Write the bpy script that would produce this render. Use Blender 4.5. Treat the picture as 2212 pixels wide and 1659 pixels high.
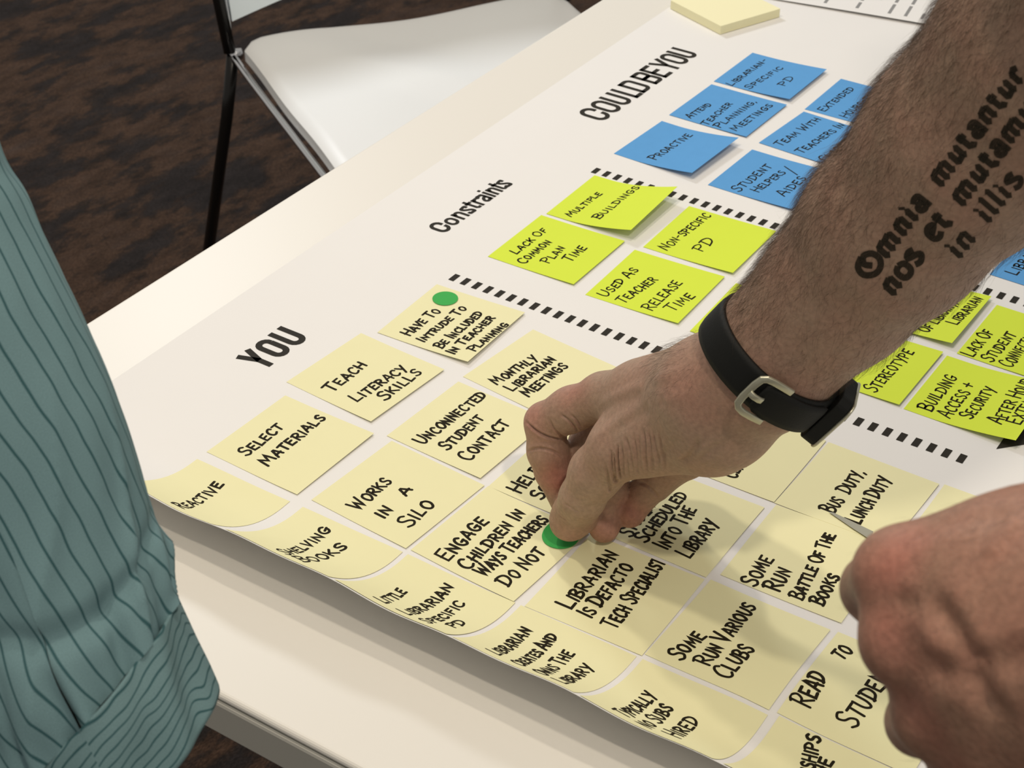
import bpy, bmesh, math, random
import numpy as np
from mathutils import Vector, Matrix, noise
from mathutils.bvhtree import BVHTree
random.seed(7); rng = np.random.default_rng(7)
for _o in list(bpy.data.objects): bpy.data.objects.remove(_o)
scene = bpy.context.scene
COL = scene.collection

# ------------------------------------------------------------------ camera
# world: x along the poster's lines of writing, y up its page, z up; the table top is at TZ above the floor
TZ = 0.74
FPX = 3642.0
CR = np.array([[0.5505533, -0.83478472, 0.00505335],
               [-0.47898556, -0.32084452, -0.81708728],
               [0.68371332, 0.44742962, -0.57649183]])
CC = np.array([-0.60974597, -0.54638387, 0.66076151 + TZ])
cam_d = bpy.data.cameras.new('camera'); cam = bpy.data.objects.new('camera', cam_d); COL.objects.link(cam)
cam_d.sensor_width = 36; cam_d.lens = FPX / 2212 * 36; cam_d.clip_start = 0.02; cam_d.clip_end = 50
m = Matrix(((CR[0][0], -CR[1][0], -CR[2][0], CC[0]), (CR[0][1], -CR[1][1], -CR[2][1], CC[1]),
            (CR[0][2], -CR[1][2], -CR[2][2], CC[2]), (0, 0, 0, 1)))
cam.matrix_world = m
cam_d.dof.use_dof = True; cam_d.dof.focus_distance = 1.02; cam_d.dof.aperture_fstop = 27
scene.camera = cam

# ------------------------------------------------------------------ world, lamps, exposure
w = bpy.data.worlds.new('world'); scene.world = w; w.use_nodes = True
w.node_tree.nodes['Background'].inputs[0].default_value = (1.0, 0.95, 0.87, 1)
w.node_tree.nodes['Background'].inputs[1].default_value = 0.39
def lamp(name, loc, power, size, color, label):
    d = bpy.data.lights.new(name, 'AREA'); d.shape = 'DISK'; d.size = size; d.energy = power; d.color = color
    o = bpy.data.objects.new(name, d); COL.objects.link(o); o.location = loc
    return o
lamp('ceiling_or_fill_lamp', (-0.70, -1.05, TZ + 2.0), 14.5, 0.10, (1.0, 0.88, 0.72), '')
lamp('ceiling_or_fill_lamp', (0.50, 0.15, TZ + 2.0), 8, 0.10, (1.0, 0.89, 0.75), '')
lamp('ceiling_or_fill_lamp', (-0.12, 0.55, TZ + 2.0), 10.5, 0.12, (1.0, 0.88, 0.72), '')
lamp('ceiling_or_fill_lamp', (1.7, 1.9, TZ + 1.7), 37, 0.5, (0.92, 0.96, 1.0), '')  # no fitting here: unseen cool daylight fill, added to brighten the chair seat
scene.view_settings.view_transform = 'Standard'; scene.view_settings.look = 'None'
scene.view_settings.gamma = 1; scene.view_settings.use_curve_mapping = False
scene.view_settings.exposure = 0.0

# ------------------------------------------------------------------ helpers
def ray(u, v): return CR.T @ np.array([(u - 1106) / FPX, (v - 829.5) / FPX, 1.0])
def H(u, v, h):                       # the point of that sight line at height h above the table
    d = ray(u, v); return CC + d * ((TZ + h - CC[2]) / d[2])
def Q(u, v, depth): return CC + ray(u, v) * depth
def lin(c):
    return tuple(((x / 255) / 12.92 if x <= 10 else ((x / 255 + 0.055) / 1.055) ** 2.4) for x in c)

def tag(o, label=None, cat=None, group=None, kind=None):
    if label: o['label'] = label
    if cat: o['category'] = cat
    if group: o['group'] = group
    if kind: o['kind'] = kind
    return o
def meshobj(name, verts, faces, mat=None, parent=None, smooth=False):
    me = bpy.data.meshes.new(name)
    me.from_pydata([tuple(map(float, v)) for v in verts], [], [tuple(int(i) for i in f) for f in faces])
    if mat: me.materials.append(mat)
    if smooth: me.polygons.foreach_set('use_smooth', [True] * len(me.polygons))
    me.update()
    o = bpy.data.objects.new(name, me); COL.objects.link(o)
    if parent:
        o.parent = parent; o.matrix_parent_inverse = Matrix.Translation(-Vector(parent.location))
    return o
def empty(name, loc):
    o = bpy.data.objects.new(name, None); COL.objects.link(o); o.location = loc; o.empty_display_size = 0.05
    return o

class MB:
    def __init__(s): s.v = []; s.f = []
    def add(s, v, f):
        n = len(s.v); s.v += [tuple(map(float, p)) for p in v]; s.f += [tuple(i + n for i in q) for q in f]
    def tube(s, pts, r, n=12, cap=True):
        pts = [Vector(p) for p in pts]; rs = r if hasattr(r, '__len__') else [r] * len(pts)
        vs = []; fs = []; up = None
        for i, p in enumerate(pts):
            t = (pts[min(i + 1, len(pts) - 1)] - pts[max(i - 1, 0)]).normalized()
            if up is None: up = t.orthogonal().normalized()
            up = (up - t * up.dot(t)).normalized(); b = t.cross(up)
            for k in range(n):
                a = 2 * math.pi * k / n; vs.append(p + (up * math.cos(a) + b * math.sin(a)) * rs[i])
        for i in range(len(pts) - 1):
            for k in range(n):
                fs.append((i * n + k, i * n + (k + 1) % n, (i + 1) * n + (k + 1) % n, (i + 1) * n + k))
        if cap:
            fs.append(tuple(range(n))[::-1]); fs.append(tuple(range((len(pts) - 1) * n, len(pts) * n)))
        s.add(vs, fs)
    def build(s, name, mat, parent=None, smooth=True): return meshobj(name, s.v, s.f, mat, parent, smooth)

def bevel(o, width, seg=3):
    b = o.modifiers.new('bevel', 'BEVEL'); b.width = width; b.segments = seg; b.limit_method = 'ANGLE'
    return o

def catmull(pts, n=4, closed=False):
    pts = [np.array(p, float) for p in pts]
    if len(pts) < 3: return pts
    P_ = ([pts[-1]] if closed else [2 * pts[0] - pts[1]]) + pts + ([pts[0], pts[1]] if closed else [2 * pts[-1] - pts[-2]])
    out = []
    for i in range(1, len(P_) - 2):
        a, b, c, d = P_[i - 1:i + 3]
        for k in range(n):
            t = k / n
            out.append(0.5 * (2 * b + (c - a) * t + (2 * a - 5 * b + 4 * c - d) * t * t + (3 * b - a - 3 * c + d) * t ** 3))
    out.append(P_[-2]); return out

# ------------------------------------------------------------------ materials
def mat(name, color, rough=0.6, metal=0.0, spec=0.5, noise_scale=None, noise_amt=0.0, bump=0.0, bump_scale=300, sss=0):
    M = bpy.data.materials.new(name); M.use_nodes = True; nt = M.node_tree; b = nt.nodes['Principled BSDF']
    b.inputs['Base Color'].default_value = (*color, 1); b.inputs['Roughness'].default_value = rough
    b.inputs['Metallic'].default_value = metal; b.inputs['Specular IOR Level'].default_value = spec
    tc = nt.nodes.new('ShaderNodeTexCoord')
    if noise_scale:
        n = nt.nodes.new('ShaderNodeTexNoise'); n.inputs['Scale'].default_value = noise_scale; n.inputs['Detail'].default_value = 4
        nt.links.new(tc.outputs['Object'], n.inputs['Vector'])
        r = nt.nodes.new('ShaderNodeMapRange'); r.inputs['To Min'].default_value = 1 - noise_amt; r.inputs['To Max'].default_value = 1 + noise_amt
        nt.links.new(n.outputs[0], r.inputs['Value'])
        mx = nt.nodes.new('ShaderNodeVectorMath'); mx.operation = 'SCALE'; mx.inputs[0].default_value = color
        nt.links.new(r.outputs[0], mx.inputs['Scale']); nt.links.new(mx.outputs[0], b.inputs['Base Color'])
    if bump:
        n = nt.nodes.new('ShaderNodeTexNoise'); n.inputs['Scale'].default_value = bump_scale; n.inputs['Detail'].default_value = 3
        nt.links.new(tc.outputs['Object'], n.inputs['Vector'])
        bp = nt.nodes.new('ShaderNodeBump'); bp.inputs['Strength'].default_value = bump; bp.inputs['Distance'].default_value = 0.0005
        nt.links.new(n.outputs[0], bp.inputs['Height']); nt.links.new(bp.outputs[0], b.inputs['Normal'])
    if sss:
        b.inputs['Subsurface Weight'].default_value = sss; b.inputs['Subsurface Radius'].default_value = (1, .4, .2); b.inputs['Subsurface Scale'].default_value = 0.004
    return M

M_table = mat('white_laminate', (0.77, 0.745, 0.69), 0.4, spec=.3, noise_scale=3, noise_amt=.01)
M_edge = mat('table_edge_band', (0.42, 0.41, 0.37), 0.45)
M_under = mat('table_frame_paint', (0.5, 0.5, 0.5), 0.5)
M_paper = mat('poster_paper', (0.80, 0.79, 0.78), 0.75, spec=.3, noise_scale=40, noise_amt=.008)
M_ink = mat('printed_ink', (0.030, 0.027, 0.022), 0.7, spec=.1, noise_scale=900, noise_amt=.15)
M_marker = mat('marker_ink', (0.018, 0.014, 0.007), 0.7, spec=.08)
M_yel = mat('pale_yellow_paper', (0.81, 0.78, 0.48), 0.8, spec=.25, noise_scale=60, noise_amt=.015)
M_grn = mat('neon_yellow_green_paper', (0.66, 0.80, 0.062), 0.8, spec=.25, noise_scale=60, noise_amt=.015)
M_blu = mat('blue_paper', (0.105, 0.335, 0.68), 0.8, spec=.25, noise_scale=120, noise_amt=.04)
M_dot = mat('green_sticker', (0.05, 0.40, 0.085), 0.75, spec=.2)
M_chrome = mat('chrome', (0.75, 0.76, 0.78), 0.08, metal=1.0)
M_dark_metal = mat('dark_metal', (0.02, 0.019, 0.018), 0.25, metal=.6)
M_seat = mat('white_leatherette', (0.80, 0.80, 0.79), 0.38)
M_back = mat('pale_blue_mesh', (0.82, 0.92, 0.97), 0.5)
M_band = mat('black_rubber', (0.006, 0.0065, 0.006), 0.65, spec=.25, bump=.2, bump_scale=900)
M_buckle = mat('brushed_steel', (0.52, 0.51, 0.40), 0.42, metal=.85)
M_hair = mat('arm_hair', (0.085, 0.048, 0.027), 0.55)
M_tattoo = mat('tattoo_ink', (0.030, 0.025, 0.018), 0.8, spec=.1); M_tattoo.node_tree.nodes['Principled BSDF'].inputs['Alpha'].default_value = .84
M_shirt = mat('plain_grey_cotton', (0.12, 0.12, 0.13), 0.9, spec=.1, bump=.2, bump_scale=700)
M_pad = mat('cream_pad_paper', (0.88, 0.84, 0.55), 0.8, spec=.2)
M_grey = mat('grey_shade', (0.33, 0.33, 0.27), 0.5)
M_greytext = mat('grey_print', (0.25, 0.25, 0.25), 0.7)

def carpet_mat():
    M = bpy.data.materials.new('carpet'); M.use_nodes = True; nt = M.node_tree; b = nt.nodes['Principled BSDF']; L = nt.links
    b.inputs['Roughness'].default_value = .95; b.inputs['Specular IOR Level'].default_value = .15
    tc = nt.nodes.new('ShaderNodeTexCoord'); mp = nt.nodes.new('ShaderNodeMapping')
    mp.inputs['Rotation'].default_value = (0, 0, -0.99); mp.inputs['Scale'].default_value = (1.0, 2.4, 1)
    # stretch blotches along the picture's horizontal, the direction of the carpet tiles
    mp.inputs['Rotation'].default_value = (0, 0, 0.99)
    L.new(tc.outputs['Object'], mp.inputs[0])
    def nz(s, d, r=.6):
        n = nt.nodes.new('ShaderNodeTexNoise'); n.inputs['Scale'].default_value = s; n.inputs['Detail'].default_value = d; n.inputs['Roughness'].default_value = r
        L.new(mp.outputs[0], n.inputs['Vector']); return n
    n1 = nz(4.5, 7, .68); n2 = nz(14, 6, .7); n3 = nz(170, 3, .8)
    r1 = nt.nodes.new('ShaderNodeValToRGB'); e = r1.color_ramp.elements
    e[0].position = .43; e[0].color = (0.018, 0.014, 0.013, 1); e[1].position = .53; e[1].color = (0.048, 0.027, 0.017, 1)
    k = r1.color_ramp.elements.new(.47); k.color = (0.022, 0.015, 0.012, 1)
    k2 = r1.color_ramp.elements.new(.68); k2.color = (0.040, 0.026, 0.020, 1)
    L.new(n1.outputs[0], r1.inputs[0])
    r2 = nt.nodes.new('ShaderNodeMapRange'); r2.inputs['From Min'].default_value = .35; r2.inputs['From Max'].default_value = .65; r2.inputs['To Min'].default_value = .8; r2.inputs['To Max'].default_value = 1.5; L.new(n2.outputs[0], r2.inputs[0])
    r3 = nt.nodes.new('ShaderNodeMapRange'); r3.inputs['From Min'].default_value = .3; r3.inputs['From Max'].default_value = .7; r3.inputs['To Min'].default_value = .5; r3.inputs['To Max'].default_value = 2.1; L.new(n3.outputs[0], r3.inputs[0])
    m1 = nt.nodes.new('ShaderNodeMath'); m1.operation = 'MULTIPLY'; L.new(r2.outputs[0], m1.inputs[0]); L.new(r3.outputs[0], m1.inputs[1])
    v = nt.nodes.new('ShaderNodeVectorMath'); v.operation = 'SCALE'; L.new(r1.outputs[0], v.inputs[0]); L.new(m1.outputs[0], v.inputs['Scale'])
    L.new(v.outputs[0], b.inputs['Base Color'])
    bp = nt.nodes.new('ShaderNodeBump'); bp.inputs['Strength'].default_value = 1; bp.inputs['Distance'].default_value = .006; L.new(n3.outputs[0], bp.inputs['Height']); L.new(bp.outputs[0], b.inputs['Normal'])
    return M

def skin_mat(name, base, pink):
    M = bpy.data.materials.new(name); M.use_nodes = True; nt = M.node_tree; b = nt.nodes['Principled BSDF']; L = nt.links
    b.inputs['Roughness'].default_value = .55; b.inputs['Specular IOR Level'].default_value = .35
    b.inputs['Subsurface Weight'].default_value = .12; b.inputs['Subsurface Radius'].default_value = (1, .35, .2); b.inputs['Subsurface Scale'].default_value = .004
    tc = nt.nodes.new('ShaderNodeTexCoord')
    at = nt.nodes.new('ShaderNodeAttribute'); at.attribute_name = 'blush'
    def nz(s, d):
        n = nt.nodes.new('ShaderNodeTexNoise'); n.inputs['Scale'].default_value = s; n.inputs['Detail'].default_value = d
        L.new(tc.outputs['Object'], n.inputs['Vector']); return n
    n1 = nz(45, 5); n2 = nz(420, 4); n3 = nz(1500, 3)
    mx = nt.nodes.new('ShaderNodeMix'); mx.data_type = 'RGBA'; mx.inputs[6].default_value = (*base, 1); mx.inputs[7].default_value = (*pink, 1)
    r1 = nt.nodes.new('ShaderNodeMapRange'); r1.inputs['From Min'].default_value = .35; r1.inputs['From Max'].default_value = .7; r1.inputs['To Max'].default_value = .28; L.new(n1.outputs[0], r1.inputs[0])
    ad = nt.nodes.new('ShaderNodeMath'); ad.operation = 'ADD'; ad.use_clamp = True; L.new(at.outputs['Fac'], ad.inputs[0]); L.new(r1.outputs[0], ad.inputs[1]); L.new(ad.outputs[0], mx.inputs[0])
    r2 = nt.nodes.new('ShaderNodeMapRange'); r2.inputs['From Min'].default_value = .3; r2.inputs['From Max'].default_value = .7; r2.inputs['To Min'].default_value = .86; r2.inputs['To Max'].default_value = 1.12; L.new(n2.outputs[0], r2.inputs[0])
    v = nt.nodes.new('ShaderNodeVectorMath'); v.operation = 'SCALE'; L.new(mx.outputs[2], v.inputs[0]); L.new(r2.outputs[0], v.inputs['Scale']); L.new(v.outputs[0], b.inputs['Base Color'])
    bp = nt.nodes.new('ShaderNodeBump'); bp.inputs['Strength'].default_value = .35; bp.inputs['Distance'].default_value = .0004; L.new(n3.outputs[0], bp.inputs['Height'])
    bp2 = nt.nodes.new('ShaderNodeBump'); bp2.inputs['Strength'].default_value = .3; bp2.inputs['Distance'].default_value = .0010; L.new(n2.outputs[0], bp2.inputs['Height']); L.new(bp.outputs[0], bp2.inputs['Normal'])
    L.new(bp2.outputs[0], b.inputs['Normal'])
    return M
M_skin = skin_mat('skin', (0.345, 0.232, 0.165), (0.40, 0.175, 0.13))
M_skin2 = skin_mat('ruddy_skin', (0.31, 0.185, 0.125), (0.40, 0.15, 0.11))

def stripe_mat(name, base, line, period, width, axis, wob):
    M = bpy.data.materials.new(name); M.use_nodes = True; nt = M.node_tree; b = nt.nodes['Principled BSDF']; L = nt.links
    b.inputs['Roughness'].default_value = .9; b.inputs['Specular IOR Level'].default_value = .2
    uv = nt.nodes.new('ShaderNodeUVMap'); uv.uv_map = 'cloth'; sp = nt.nodes.new('ShaderNodeSeparateXYZ'); L.new(uv.outputs[0], sp.inputs[0])
    n = nt.nodes.new('ShaderNodeTexNoise'); n.inputs['Scale'].default_value = 22; L.new(uv.outputs[0], n.inputs['Vector'])
    def mth(op, a, c, cl=False):
        x = nt.nodes.new('ShaderNodeMath'); x.operation = op; x.use_clamp = cl
        for i, q in enumerate((a, c)):
            if isinstance(q, (int, float)): x.inputs[i].default_value = q
            else: L.new(q, x.inputs[i])
        return x.outputs[0]
    u = mth('ADD', sp.outputs[axis], mth('MULTIPLY', n.outputs[0], wob))
    f = mth('ABSOLUTE', mth('SUBTRACT', mth('FRACT', mth('DIVIDE', u, period), 0), .5), 0)
    k = mth('MULTIPLY', mth('SUBTRACT', width / period, f), 1 / (width / period) * 1.6, True)
    wv = nt.nodes.new('ShaderNodeTexNoise'); wv.inputs['Scale'].default_value = 1800; L.new(uv.outputs[0], wv.inputs['Vector'])
    mx = nt.nodes.new('ShaderNodeMix'); mx.data_type = 'RGBA'; mx.inputs[6].default_value = (*base, 1); mx.inputs[7].default_value = (*line, 1); L.new(k, mx.inputs[0])
    r = nt.nodes.new('ShaderNodeMapRange'); r.inputs['To Min'].default_value = .75; r.inputs['To Max'].default_value = 1.25; L.new(wv.outputs[0], r.inputs[0])
    v = nt.nodes.new('ShaderNodeVectorMath'); v.operation = 'SCALE'; L.new(mx.outputs[2], v.inputs[0]); L.new(r.outputs[0], v.inputs['Scale']); L.new(v.outputs[0], b.inputs['Base Color'])
    bp = nt.nodes.new('ShaderNodeBump'); bp.inputs['Strength'].default_value = .25; bp.inputs['Distance'].default_value = .0003; L.new(wv.outputs[0], bp.inputs['Height']); L.new(bp.outputs[0], b.inputs['Normal'])
    return M
M_sleeve = stripe_mat('striped_teal_cotton', (0.142, 0.238, 0.258), (0.03, 0.085, 0.095), .0088, .00075, 0, .006)
M_cuff = stripe_mat('striped_teal_cuff_cotton', (0.138, 0.228, 0.243), (0.03, 0.085, 0.095), .0043, .00055, 1, .022)

# ------------------------------------------------------------------ floor
fl = meshobj('floor', [(-3, -3, 0), (5, -3, 0), (5, 5, 0), (-3, 5, 0)], [(0, 1, 2, 3)], carpet_mat()); tag(fl, kind='structure')

# ------------------------------------------------------------------ table
def box(mn, mx):
    x0, y0, z0 = mn; x1, y1, z1 = mx
    return [(x0, y0, z0), (x1, y0, z0), (x1, y1, z0), (x0, y1, z0), (x0, y0, z1), (x1, y0, z1), (x1, y1, z1), (x0, y1, z1)], \
           [(0, 3, 2, 1), (4, 5, 6, 7), (0, 1, 5, 4), (1, 2, 6, 5), (2, 3, 7, 6), (3, 0, 4, 7)]
TX0, TX1, TY0, TY1 = -0.157, 1.70, -0.95, 0.2625
tb = empty('table', (TX0, TY0, 0)); tag(tb, 'white rectangular table with a grey edge, carrying the poster', 'table')
v, f = box((TX0 + .0012, TY0 + .0012, TZ - .006), (TX1 - .0012, TY1 - .0012, TZ)); top = meshobj('tabletop', v, f, M_table, tb); bevel(top, .0035, 4)
v, f = box((TX0, TY0, TZ - .032), (TX1, TY1, TZ - .0062)); ed = meshobj('edge_band', v, f, M_edge, tb); bevel(ed, .002, 2)
for x in (TX0 + .06, TX1 - .08):
    for y in (TY0 + .07, TY1 - .07):
        mb = MB(); mb.tube([(x, y, 0), (x, y, TZ - .033)], .022, 20); mb.build('leg', M_under, tb)

# ------------------------------------------------------------------ poster surface
PX0, PK = -.015, 7.8
def surf(a, b, off=0.0):
    """point of the poster (a along the writing, b up the page); its near edge curls up off the table"""
    s = PX0 - a; k = min(max((.02 - a) / .1, 0), 1); k = k * k * (3 - 2 * k)
    zz = .0014 * k * math.sin(b * 37 + 3.4) + .0009 * k * math.sin(b * 83 + 1.9)
    low = min(max((-.10 - b) / .2, 0), 1) * min(max((.28 - a) / .2, 0), 1)
    zz += low * .0014 * (1 + math.sin(a * 45 + b * 18)) * (1 - .4 * math.sin(b * 47))
    if s <= 0: return Vector((a, b, TZ + .0009 + zz + off))
    x = s
    for _ in range(5):
        g = 2 * PK * x; q = math.sqrt(1 + g * g); x -= (.5 * (x * q + math.asinh(g) / (2 * PK)) - s) / q
    g = 2 * PK * x; q = math.sqrt(1 + g * g)
    return Vector((PX0 - x + off * g / q, b, TZ + .0009 + PK * x * x + zz + off / q))

def sheet(fn, nu, nv, th):
    """closed thin sheet over the parameter square; fn(u, v, off) -> point"""
    vs = [fn(i / nu, j / nv, th) for j in range(nv + 1) for i in range(nu + 1)] + [fn(i / nu, j / nv, 0) for j in range(nv + 1) for i in range(nu + 1)]
    n = (nu + 1) * (nv + 1); fs = []
    I = lambda i, j: j * (nu + 1) + i
    for j in range(nv):
        for i in range(nu):
            q = (I(i, j), I(i + 1, j), I(i + 1, j + 1), I(i, j + 1)); fs.append(q); fs.append(tuple(n + k for k in q[::-1]))
    rim = [I(i, 0) for i in range(nu)] + [I(nu, j) for j in range(nv)] + [I(i, nv) for i in range(nu, 0, -1)] + [I(0, j) for j in range(nv, 0, -1)]
    m0 = len(vs); R_ = len(rim)                       # the rim has corners of its own so that it shades as a sharp edge
    vs += [vs[q] for q in rim] + [vs[q + n] for q in rim]
    for k in range(R_):
        k2 = (k + 1) % R_; fs.append((m0 + k2, m0 + k, m0 + k + R_, m0 + k2 + R_))
    return vs, fs
A0, A1, B0, B1_ = -.0878, .905, -.72, .1935
def pf(u, v, off):
    # more columns where it curls
    a = A0 + (A1 - A0) * (u ** 1.5)
    return surf(a, B0 + (B1_ - B0) * v, off)
v, f = sheet(pf, 190, 190, .00018)
poster = meshobj('poster', v, f, M_paper, None, True)
tag(poster, 'large white paper poster with bold headings and rows of sticky notes, spread over the table', 'poster')

# ------------------------------------------------------------------ strokes -> flat ink
def ribbon(mb, pts, wd, cap='round', place=None):
    """pts 2-D polyline, wd width; place(x, y) -> 3-D point"""
    pts = [np.array(p, float) for p in pts]
    q = [pts[0]]
    for p_ in pts[1:]:
        if np.hypot(*(p_ - q[-1])) > 1e-6: q.append(p_)
    pts = q
    if len(pts) == 1: pts.append(pts[0] + np.array([wd * .3, 0]))
    h = wd / 2; L_ = []; R_ = []
    for i, p_ in enumerate(pts):
        d0 = pts[i] - pts[i - 1] if i else pts[1] - pts[0]
        d1 = pts[i + 1] - pts[i] if i < len(pts) - 1 else d0
        d0 = d0 / np.hypot(*d0); d1 = d1 / np.hypot(*d1)
        t = d0 + d1; nn = np.hypot(*t)
        t = d1 if nn < .3 else t / nn
        n = np.array([-t[1], t[0]]); s = h / max(.55, float(n @ np.array([-d1[1], d1[0]])))
        L_.append(p_ + n * s); R_.append(p_ - n * s)
    vs = []; fs = []
    for a, b in zip(L_, R_): vs += [a, b]
    for i in range(len(pts) - 1): fs.append((2 * i, 2 * i + 1, 2 * i + 3, 2 * i + 2))
    if cap == 'round':
        for e, sg in ((0, -1), (len(pts) - 1, 1)):
            d = (pts[1] - pts[0]) if e == 0 else (pts[-1] - pts[-2]); d = d / np.hypot(*d) * sg
            n = np.array([-d[1], d[0]]); base = len(vs); K = 5
            for k in range(K + 1):
                a = math.pi * (k / K) - math.pi / 2; vs.append(pts[e] + h * (d * math.cos(a) + n * math.sin(a)))
            fs.append(tuple(base + k for k in range(K + 1)))
    mb.add([place(p_[0], p_[1]) for p_ in vs], fs)

def densify(pts, step):
    out = [np.array(pts[0], float)]
    for a, b in zip(pts, pts[1:]):
        a = np.array(a, float); b = np.array(b, float); n = max(1, int(np.hypot(*(b - a)) / step))
        for k in range(1, n + 1): out.append(a + (b - a) * k / n)
    return out

# hand-lettered capitals: (width, strokes); 's' strokes are smoothed
HL = {
 'A': (.72, [('l', [(0, 0), (.34, 1), (.44, .95), (.66, -.02)]), ('l', [(.10, .36), (.70, .34)])]),
 'B': (.62, [('l', [(.06, 0), (.08, 1)]), ('s', [(-.04, .94), (.3, 1.02), (.56, .84), (.4, .58), (.12, .52)]), ('s', [(.12, .52), (.5, .46), (.64, .24), (.44, .02), (.0, .0)])]),
 'C': (.64, [('s', [(.62, .84), (.46, 1.0), (.2, .9), (.03, .5), (.14, .1), (.38, -.02), (.62, .12)])]),
 'D': (.68, [('l', [(.08, 0), (.10, .98)]), ('s', [(-.05, .94), (.3, .98), (.62, .78), (.68, .46), (.48, .14), (.0, .0)])]),
 'E': (.58, [('l', [(.56, .98), (.06, .96), (.05, .02), (.56, .0)]), ('l', [(.05, .50), (.46, .52)])]),
 'F': (.56, [('l', [(.56, .98), (.06, .95), (.05, 0)]), ('l', [(.05, .5), (.44, .52)])]),
 'G': (.68, [('s', [(.6, .86), (.42, 1.0), (.16, .88), (.03, .5), (.14, .1), (.42, -.02), (.62, .16), (.62, .44)]), ('l', [(.36, .42), (.68, .46)])]),
 'H': (.66, [('l', [(.04, 1), (.05, 0)]), ('l', [(.60, 1.02), (.62, 0)]), ('l', [(.0, .50), (.66, .52)])]),
 'I': (.16, [('l', [(.08, 1), (.08, 0)])]),
 'K': (.64, [('l', [(.06, 1), (.07, 0)]), ('l', [(.58, .98), (.10, .44)]), ('l', [(.22, .56), (.64, .0)])]),
 'L': (.56, [('l', [(.06, 1.0), (.05, .02), (.54, .04)])]),
 'M': (.84, [('l', [(.02, 0), (.12, .98), (.40, .30), (.68, 1.0), (.80, 0)])]),
 'N': (.68, [('l', [(.04, 0), (.08, .98), (.58, .04), (.62, 1.0)])]),
 'O': (.68, [('s', [(.40, 1.0), (.12, .84), (.03, .46), (.20, .06), (.46, .02), (.66, .40), (.60, .80), (.36, 1.0)])]),
 'P': (.60, [('l', [(.07, 0), (.08, .98)]), ('s', [(-.05, .93), (.3, 1.0), (.60, .80), (.46, .52), (.10, .44)])]),
 'R': (.64, [('l', [(.06, 0), (.08, .98)]), ('s', [(-.05, .93), (.3, 1.0), (.56, .80), (.42, .54), (.12, .48)]), ('l', [(.24, .48), (.64, .0)])]),
 'S': (.56, [('s', [(.56, .86), (.38, 1.0), (.12, .86), (.16, .60), (.46, .42), (.54, .16), (.30, -.02), (.02, .12)])]),
 'T': (.64, [('l', [(-.02, .95), (.66, 1.0)]), ('l', [(.32, .97), (.30, 0)])]),
 'U': (.64, [('s', [(.04, 1.0), (.05, .36), (.20, .02), (.44, .04), (.60, .36), (.62, 1.0)])]),
 'V': (.64, [('l', [(.0, 1.0), (.30, .0), (.64, 1.04)])]),
 'W': (.90, [('l', [(.0, 1.0), (.20, .0), (.44, .78), (.64, .0), (.90, 1.04)])]),
 'X': (.62, [('l', [(.02, 1), (.60, 0)]), ('l', [(.58, 1.0), (.02, 0)])]),
 'Y': (.62, [('l', [(.02, 1.0), (.32, .46)]), ('l', [(.66, 1.06), (.20, -.18)])]),
 '-': (.5, [('l', [(.04, .55), (.46, .58)])]),
 '/': (.4, [('l', [(.40, 1.05), (-.05, -.05)])]),
 ',': (.2, [('l', [(.12, .10), (.02, -.16)])]),
 '+': (.6, [('l', [(.05, .5), (.55, .52)]), ('l', [(.30, .8), (.30, .2)])]),
}
def letter_line(mb, text, p0, p1, cap, wd, place, r, font=HL, gap=.20, space=.42):
    """lay text between p0 and p1 (its base line); place maps page points to 3-D"""
    items = []; x = 0; first = True
    for ch in text:
        if ch == ' ': x += space; first = True; continue
        wch, st = font[ch]; sc = 1.12 if first and len(text) > 2 else .86; first = False
        wch *= sc; items.append((x, sc, st)); x += wch + gap
    tot = x - gap
    p0 = np.array(p0, float); p1 = np.array(p1, float); d = p1 - p0; Ln = np.hypot(*d); d = d / Ln; n = np.array([-d[1], d[0]])
    sx = Ln / tot
    for x, sc, st in items:
        rot = r.uniform(-.06, .06); dy = r.uniform(-.05, .05); sh = r.uniform(-.03, .10); ww = wd * r.uniform(.9, 1.12)
        for kind, pts in st:
            P2 = []
            for (a, b) in pts:
                a = a * sc + r.uniform(-.02, .02); b = b * sc + r.uniform(-.025, .025)
                a += sh * b; b += rot * a
                P2.append(((x + a) * sx, (b + dy) * cap))
            P2 = catmull(P2, 4) if kind == 's' else densify(P2, cap * .3)
            ribbon(mb, P2, ww, 'round', lambda s, t: place(*(p0 + d * s + n * t)))

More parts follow.
